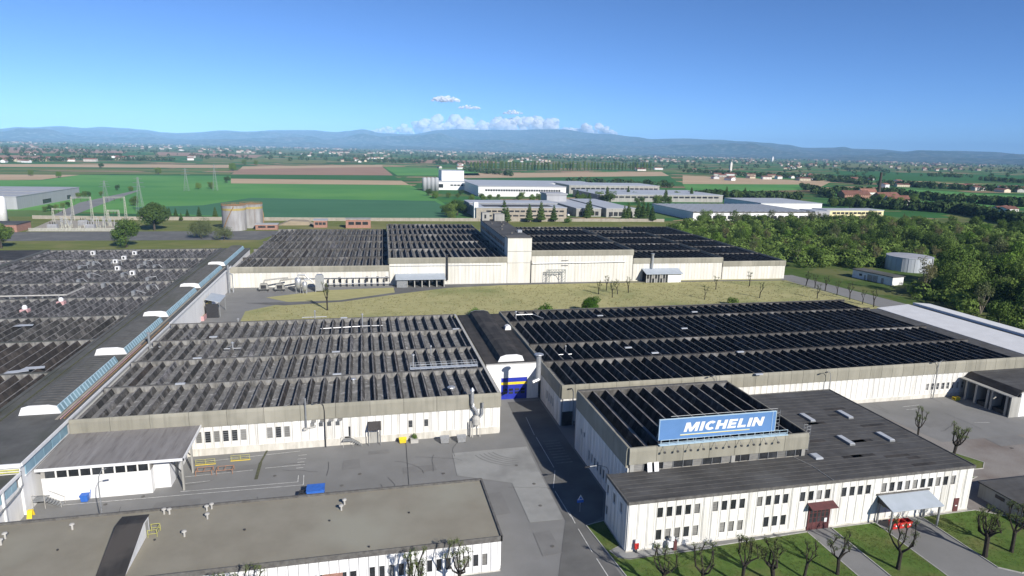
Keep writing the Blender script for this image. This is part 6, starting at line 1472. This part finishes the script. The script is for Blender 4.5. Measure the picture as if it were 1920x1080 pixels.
def container_box(name, lab, cat, x0, x1, y0, y1, h, mt, lid=None):
    t = thing(name, lab, cat, ((x0+x1)/2, (y0+y1)/2, 0)); i = .12
    b_ = MB(); b_.v = [(x0+i, y0+i, .15), (x1-i, y0+i, .15), (x1-i, y1-i, .15), (x0+i, y1-i, .15), (x0, y0, h), (x1, y0, h), (x1, y1, h), (x0, y1, h)]; b_.f = [(3, 2, 1, 0), (4, 5, 6, 7), (0, 1, 5, 4), (1, 2, 6, 5), (2, 3, 7, 6), (3, 0, 4, 7)]
    part(t, 'body', b_, mt)
    part(t, 'lid', MB().prism([(x0-.04, y0-.05, h+.02), (x1+.04, y0-.05, h+.02), (x1+.04, (y0+y1)/2, h+.3), (x0-.04, (y0+y1)/2, h+.3)], (0, 0, .06)).prism([(x0-.04, (y0+y1)/2, h+.3), (x1+.04, (y0+y1)/2, h+.3), (x1+.04, y1+.05, h+.02), (x0-.04, y1+.05, h+.02)], (0, 0, .06)), lid or mt)
    for x in (x0+.2, x1-.2):
        for y in (y0+.2, y1-.2): part(t, 'wheel', MB().tube([(x-.05, y, .1), (x+.05, y, .1)], .1, 8), 'steel_dark')
    return t
container_box('yellow_bin', 'yellow box bin at the middle hall front', 'bin', 6.0, 7.4, 118.7, 119.7, 1.0, 'yellow')
pb = thing('planter', 'pale concrete planter with a small shrub beside the yellow bin', 'planter', (9, 119.2, 0)); part(pb, 'tub', MB().box(8.2, 9.7, 118.6, 119.7, 0, .8), 'kerb')
sh_ = bpy.data.objects.new('foliage', TREES['b1'][1]); C.objects.link(sh_); sh_.parent = pb; sh_.location = (0, 0, .6); sh_.scale = (.25, .25, .45)
container_box('dumpster', 'grey wheeled dumpster beside the middle hall, nearer the yellow bin', 'dumpster', 13.9, 15.6, 117.2, 118.6, 1.25, 'galv')
container_box('dumpster', 'grey wheeled dumpster beside the middle hall, nearer the exhaust duct', 'dumpster', 17.2, 18.9, 117.0, 118.4, 1.25, 'galv')
bs = thing('blue_skip', 'bright blue skip behind the long gravel roofed building', 'skip', (-9, 101.5, 0))
part(bs, 'body', MB().box(-9.9, -7.2, 100.4, 102.6, .1, 1.7), 'blue'); part(bs, 'lid', MB().box(-10, -7.1, 100.3, 102.7, 1.7, 1.82), 'blue'); part(bs, 'chute', MB().box(-11.2, -9.9, 100.8, 102.2, .1, 1.2), 'steel_dark')
ed = thing('exhaust_duct', 'bent galvanised exhaust duct rising past the middle hall parapet', 'duct', (20.6, 119.6, 0))
part(ed, 'stack', MB().tube([(20.5, 119.6, 9.9), (20.5, 119.6, 7.2), (20.6, 119.6, 6.6), (21.3, 119.6, 5.6), (21.6, 119.6, 4.6)], .34, 10).tube([(20.5, 119.6, 9.9), (20.5, 119.6, 10.5)], [.5, .1], 10), 'galv')
part(ed, 'fan', MB().lathe((21.3, 119.5, 2.4), [(.4, 0), (.8, .4), (.8, 1.6), (.35, 2.2)], 12), 'kerb')
part(ed, 'return_pipe', MB().tube([(22.6, 119.6, 7.2), (22.6, 119.6, 4.8), (22.0, 119.6, 4.0)], .22, 8), 'galv')
part(ed, 'stand', MB().box(20.5, 20.65, 119.2, 119.35, 0, 3).box(22.0, 22.15, 119.2, 119.35, 0, 3).tube([(20.2, 119.4, .1), (20.2, 119.4, 3.4)], .15, 8), 'kerb')
fp_ = thing('wall_flue', 'slim steel flue with side pipe on the middle hall front', 'flue', (-11.3, 120.1, 4))
part(fp_, 'pipe', MB().tube([(-11.3, 119.9, 4.2), (-11.3, 119.9, 10.3)], .16, 8), 'steel'); part(fp_, 'boiler_arm', MB().tube([(-11.5, 119.9, 4.2), (-9.6, 119.95, 4.4), (-9.6, 120.4, 4.4)], .14, 8).box(-11.8, -11.1, 119.6, 120.3, 3.9, 4.3), 'kerb')
for k, (x, y) in enumerate(((-28.6, 116.6), (-22.8, 117.2))):
    t = thing('tube_barrier', ['yellow-green tube barrier by the shed post', 'yellow-green tube barrier below the dark grid windows'][k], 'barrier', (x, y, 0)); b_ = MB()
    for xx in (-1.6, 0, 1.6): b_.tube([(x+xx, y, 0), (x+xx, y, 1.1)], .03, 5)
    for z in (.35, .75, 1.1): b_.tube([(x-1.6, y, z), (x+1.6, y, z)], .03, 5)
    part(t, 'frame', b_, 'lime'); part(t, 'base', MB().box(x-1.7, x+1.7, y-.08, y+.08, 0, .1), 'yellow')
for k, (x, y) in enumerate(((-28.0, 113.2), (-24.6, 113.0))):
    t = thing('steel_rack', ['rusty orange steel rack next to the shed posts', 'rusty orange steel rack out on the courtyard paving'][k], 'rack', (x, y, 0)); b_ = MB()
    for a in (-1.3, 1.3):
        for c in (-.8, .8): b_.tube([(x+a, y+c, 0), (x+a, y+c, .9)], .04, 5)
    for c in (-.8, .8): b_.tube([(x-1.3, y+c, .88), (x+1.3, y+c, .88)], .04, 5)
    for a in (-1.3, 0, 1.3): b_.tube([(x+a, y-.8, .86), (x+a, y+.8, .86)], .05, 5)
    part(t, 'frame', b_, 'orange')
bb_ = thing('blue_bin', 'blue wheelie bin with raised handle against the courtyard shed', 'bin', (-44.5, 107.2, 0)); part(bb_, 'body', MB().prism([(-44.95, 106.7, .1), (-44.05, 106.7, .1), (-43.95, 106.6, 1.15), (-45.05, 106.6, 1.15)], (0, -.9, 0)), 'blue'); part(bb_, 'lid', MB().box(-45.1, -43.9, 106.5, 107.6, 1.15, 1.25), 'blue'); part(bb_, 'handle', MB().tube([(-43.8, 107.2, .5), (-43.6, 107.2, 1.9)], .05, 5), 'blue')
tr2 = thing('yellow_trestle', 'yellow trestle sign leaning at the spine wall', 'trestle', (-50.6, 103.6, 0)); part(tr2, 'leg_frame', MB().obox((-50.7, 103.3, .6), (0, .2, .6), (.35, 0, 0), (0, .03, -.01)).obox((-50.7, 104.0, .6), (0, -.2, .6), (.35, 0, 0), (0, .03, .01)), 'yellow'); part(tr2, 'crossbar', MB().box(-51, -50.3, 103.5, 103.8, 1.1, 1.2), 'yellow')
ss = thing('steel_stair', 'grey steel stair with landing at the corner of the courtyard shed', 'stairs', (-49.6, 106.6, 0))
part(ss, 'landing', MB().box(-51.4, -49.6, 105.8, 107.6, 1.3, 1.42), 'steel')
for i in range(6): part(ss, 'step', MB().box(-49.6+.36*i, -49.24+.36*i, 105.9, 107.1, 1.1-.2*i, 1.16-.2*i), 'steel')
part(ss, 'handrail', MB().tube([(-51.3, 105.8, 2.4), (-49.6, 105.8, 2.4), (-47.4, 105.8, 1.1)], .045, 5).tube([(-49.6, 105.8, 0), (-49.6, 105.8, 2.4)], .045, 5).tube([(-47.4, 105.8, 0), (-47.4, 105.8, 1.1)], .045, 5).tube([(-51.3, 105.8, 0), (-51.3, 105.8, 2.4)], .045, 5).tube([(-49.6, 107.2, 2.4), (-47.4, 107.2, 1.1), (-47.4, 107.2, 0)], .045, 5), 'kerb')
solo('hydrant_cabinet', MB().box(-51.4, -50.6, 97.2, 98.0, 0, 1.1).prism([(-51.45, 97.15, 1.1), (-50.55, 97.15, 1.1), (-51.0, 97.15, 1.35)], (0, -.9, 0)), 'pink', 'faded red hose cabinet at the white wing wall', 'cabinet')
hy = thing('hose_post', 'red hose post with white top at the annex corner', 'hydrant', (37.5, 77.1, 0)); part(hy, 'stem', MB().box(37.4, 37.6, 77.0, 77.15, 0, .8), 'steel_dark'); part(hy, 'cabinet', MB().box(37.2, 37.8, 76.95, 77.25, .8, 1.7), 'red'); part(hy, 'sign', MB().box(37.25, 37.75, 77.0, 77.1, 1.75, 2.3), 'white')
kb = thing('notice_stand', 'dark red notice stand with white boxes at the annex front', 'notice stand', (43.0, 76.8, 0)); part(kb, 'cabinet', MB().box(43.1, 43.6, 76.5, 77.1, 0, 1.6), 'maroon'); part(kb, 'box', MB().box(42.3, 43.05, 76.6, 77.1, .6, 1.5), 'white'); part(kb, 'box', MB().box(42.7, 43.2, 76.6, 77.0, 1.65, 2.3), 'white'); part(kb, 'leg', MB().box(42.6, 42.7, 76.8, 76.9, 0, .6), 'steel_dark')
q = P(1087, 960); rs_ = thing('road_sign', 'blue road sign with white triangle in the shade of the annex', 'road sign', q)
part(rs_, 'post', MB().tube([q, q+Vector((0, 0, 3.0))], .05, 6), 'galv'); part(rs_, 'plate', MB().box(q.x-.55, q.x+.55, q.y-.06, q.y-.03, 1.7, 2.3), 'blue')
part(rs_, 'triangle', MB().prism([(q.x-.5, q.y-.09, 2.2), (q.x+.5, q.y-.09, 2.2), (q.x, q.y-.09, 3.1)], (0, -.03, 0)), 'white'); part(rs_, 'symbol', MB().prism([(q.x-.28, q.y-.12, 2.32), (q.x+.28, q.y-.12, 2.32), (q.x, q.y-.12, 2.82)], (0, -.02, 0)), 'blue')
yl = thing('yellow_pallet', 'yellow frame pallet at the shaded corner of the loading dock', 'pallet', (138.8, 119.2, 0)); part(yl, 'frame', MB().box(138.2, 139.6, 118.6, 118.68, 0, .8).box(138.2, 139.6, 119.5, 119.58, 0, .8).box(138.2, 138.3, 118.68, 119.5, .7, .8).box(139.5, 139.6, 118.68, 119.5, .7, .8).box(138.2, 139.6, 118.68, 119.5, .05, .15), 'yellow')
# ------------------------------------------------------------------ roof equipment
def pipe_stack(px, py, z, h, lab, r=.16, arms=None, mt='galv'):
    p = P(px, py, z); t = thing('roof_stack', lab, 'vent stack', p)
    part(t, 'pipe', MB().tube([p, p+Vector((0, 0, h))], r, 10), mt); part(t, 'cowl', MB().lathe(p+Vector((0, 0, h)), [(r*.9, -.05), (r*1.9, .08), (r*1.7, .22), (r*.3, .42)], 10), mt)
    if arms: part(t, 'branch', MB().tube([p+Vector(a) for a in arms], r*.75, 8), mt)
RFZ = HZ-1.3
pipe_stack(281, 655, RFZ, 4.0, 'tall bent flue at the edge of the spine over the middle hall', .28, [(0, 0, .5), (1, 0, .4), (2.6, 0, .5)], 'steel')
pipe_stack(437, 660, RFZ, 2.2, 'short stack with crossbar on the left part of the middle hall roof', .18, [(-2, 0, .9), (2, 0, .9)])
pipe_stack(680, 618, RFZ, 4.2, 'tall thin stack with long level pipe on the middle hall roof', .16, [(-11, -1, 1.0), (0, 0, 1.0), (5.5, 0, 1.0)])
pipe_stack(591, 602, RFZ, 2.8, 'stack over a pipe bridge at the back edge of the middle hall roof', .16, [(-3.5, 0, 0), (-3.5, 0, 1.2), (3.2, 0, 1.2), (3.2, 0, 0)])
pipe_stack(775, 690, RFZ, 3.0, 'stack at the end of the roof catwalk on the middle hall', .2)
pipe_stack(808, 668, RFZ, 2.4, 'thin stack behind the roof catwalk on the middle hall', .14, [(0, 0, .3), (.8, -1.2, .2)])
pipe_stack(447, 610, 4.1, 1.8, 'small flue on the low blue-grey back shed', .2)
pipe_stack(1009, 712, 8.5, 5.6, 'thick shiny chimney pipe between the link and the right hall', .55, [(0, -.3, .2), (-1.4, -.6, -.2)])
pipe_stack(663, 720, RFZ, 1.0, 'stubby hood on the front bay of the middle hall roof', .3)
pipe_stack(846, 733, HZ-.8, .7, 'grey box hood behind the middle hall parapet near the exhaust duct', .45)
pipe_stack(967, 604, RZ-1.3, 3.0, 'stack with bent pipe loop on the dark right hall roof', .16, [(0, 0, 2.2), (5.0, 0, 2.2), (7.5, -2.5, 1.6), (7.5, -2.5, -.2)])
pipe_stack(1060, 668, RZ-1.4, 2.4, 'thin crossed stack on the dark right hall roof near the link', .1, [(-2, 0, .5), (1.6, 0, .5)])
cwk = thing('roof_catwalk', 'pale railed catwalk across the middle hall roof', 'catwalk', (17, 137.5, HZ)); b_ = MB()
for i in range(14):
    x = 9.6+i*1.15
    for y in (136.9, 138.3): b_.tube([(x, y, HZ), (x, y, HZ+1.15)], .028, 4)
for y in (136.9, 138.3):
    for z in (.6, 1.15): b_.tube([(9.6, y, HZ+z), (24.6, y, HZ+z)], .028, 4)
part(cwk, 'railing', b_, 'tank_pale'); part(cwk, 'deck', MB().box(9.5, 24.7, 137, 138.2, HZ+.05, HZ+.12), 'tank_pale')
for k, (px, py) in enumerate(((175, 478), (253, 478), (233, 487), (217, 494), (221, 507), (249, 516))):
    p = P(px, py, SP-.2); t = thing('roof_fan', 'white box fan on the pale left hall roof', 'fan', p, 0, 'white fan boxes on the left hall roof'); part(t, 'box', MB().box(p.x-.75, p.x+.75, p.y-.7, p.y+.7, .2+p.z, 1.6+p.z), 'white'); part(t, 'intake', MB().lathe((p.x, p.y-.65, p.z+.95), [(.01, -.42), (.4, -.4), (.4, .4), (.01, .42)], 8), 'steel_dark'); part(t, 'curb', MB().box(p.x-1.2, p.x+1.2, p.y-1.1, p.y+1.1, p.z-1.2, p.z+.2), 'trough')
for k, (px, py) in enumerate(((47, 583), (115, 568))):
    p = P(px, py, SP-.6); t = thing('roof_fan', ['white fan on a pink curb, farther from the spine on the left hall roof', 'white fan on a pink curb, nearer the spine on the left hall roof'][k], 'fan', p); part(t, 'fan_head', MB().lathe(p, [(.5, .5), (.65, .6), (.65, 1.3), (.35, 1.7)], 12), 'white'); part(t, 'curb', MB().box(p.x-1.0, p.x+1.0, p.y-.9, p.y+.9, p.z-.8, p.z+.5), 'pink')
t = thing('roof_pipe', 'long pale pipe lying across the left hall roof', 'pipe', P(60, 555, SP)); a, b_ = P(-60, 557, SP+.6), P(125, 553, SP+.6)
part(t, 'run', MB().tube([a, b_, P(158, 538, SP+.6)], .22, 8), 'kerb')
for k in range(6): q = a+(b_-a)*(k+.5)/6; part(t, 'support', MB().box(q.x-.15, q.x+.15, q.y-.2, q.y+.2, SP-1.3, SP+.5), 'steel')
rj = random.Random(4)
for k in range(14):
    px, py = rj.uniform(140, 290), rj.uniform(488, 552); p = P(px, py, SP-.2)
    if p.x > -66: continue
    t = thing('duct_bundle', 'jumble of small ducts and pipes on the pale left hall roof', 'duct', p, 0, 'duct jumble on the left hall roof')
    part(t, 'pipe', MB().tube([p+Vector((0, 0, -1)), p+Vector((0, 0, .9)), p+Vector((rj.uniform(1, 3), rj.uniform(-1, 1), 1.0)), p+Vector((rj.uniform(3, 4), rj.uniform(-2, 2), -.6))], .13, 6), 'steel'); part(t, 'box', MB().box(p.x-.5, p.x+.5, p.y-.5, p.y+.5, p.z-.8, p.z+.7), 'steel')
for k, (px, py) in enumerate(((45, 610), (30, 697), (62, 690))):
    p = P(px, py, SP-.1); t = thing('cover_sheet', 'pale tarpaulin laid over the left hall ridges', 'sheet', p, rj.uniform(-.3, .3), 'tarpaulins on the left hall roof'); part(t, 'tarpaulin', MB().prism([(p.x-2.2, p.y-.8, SP-.1), (p.x+2.3, p.y-.6, SP-.05), (p.x+2, p.y+.7, SP+.0), (p.x-1.5, p.y+.9, SP-.05)], (0, 0, .06)), 'roof_light')
for k, (px, py) in enumerate(((1178, 652), (1423, 702), (1283, 616), (1228, 662), (1125, 592), (1388, 660), (1302, 585))):
    p = P(px, py, RZ+.03); solo('gutter_hatch', MB().box(p.x-.9, p.x+.9, p.y-.3, p.y+.3, RZ-.02, RZ+.22), 'roof_light', 'small pale hatch on a gutter beam of the right hall roof', 'hatch', 'gutter hatches on the right hall')
for k, (px, py) in enumerate(((400, 632), (370, 672), (338, 720), (630, 660), (632, 702), (645, 596), (855, 617))):
    p = P(px, py, HZ+.03); solo('gutter_hatch', MB().box(p.x-.9, p.x+.9, p.y-.3, p.y+.3, HZ-.02, HZ+.22), 'roof_light', 'small pale hatch on a gutter beam of the middle hall roof', 'hatch', 'gutter hatches on the middle hall')

# ------------------------------------------------------------------ air
hz = struct('haze', MB().box(-29000, 29000, -4000, 28500, -4, 760), None, 'stuff')
hm = bpy.data.materials.new('haze'); hm.use_nodes = True; N = hm.node_tree.nodes; L = hm.node_tree.links; N.clear()
out = N.new('ShaderNodeOutputMaterial'); pv = N.new('ShaderNodeVolumePrincipled')
pv.inputs['Color'].default_value = (.33, .62, 1.0, 1); pv.inputs['Density'].default_value = 5.0e-5; pv.inputs['Anisotropy'].default_value = -.35
L.new(pv.outputs[0], out.inputs['Volume']); hz.data.materials.append(hm)
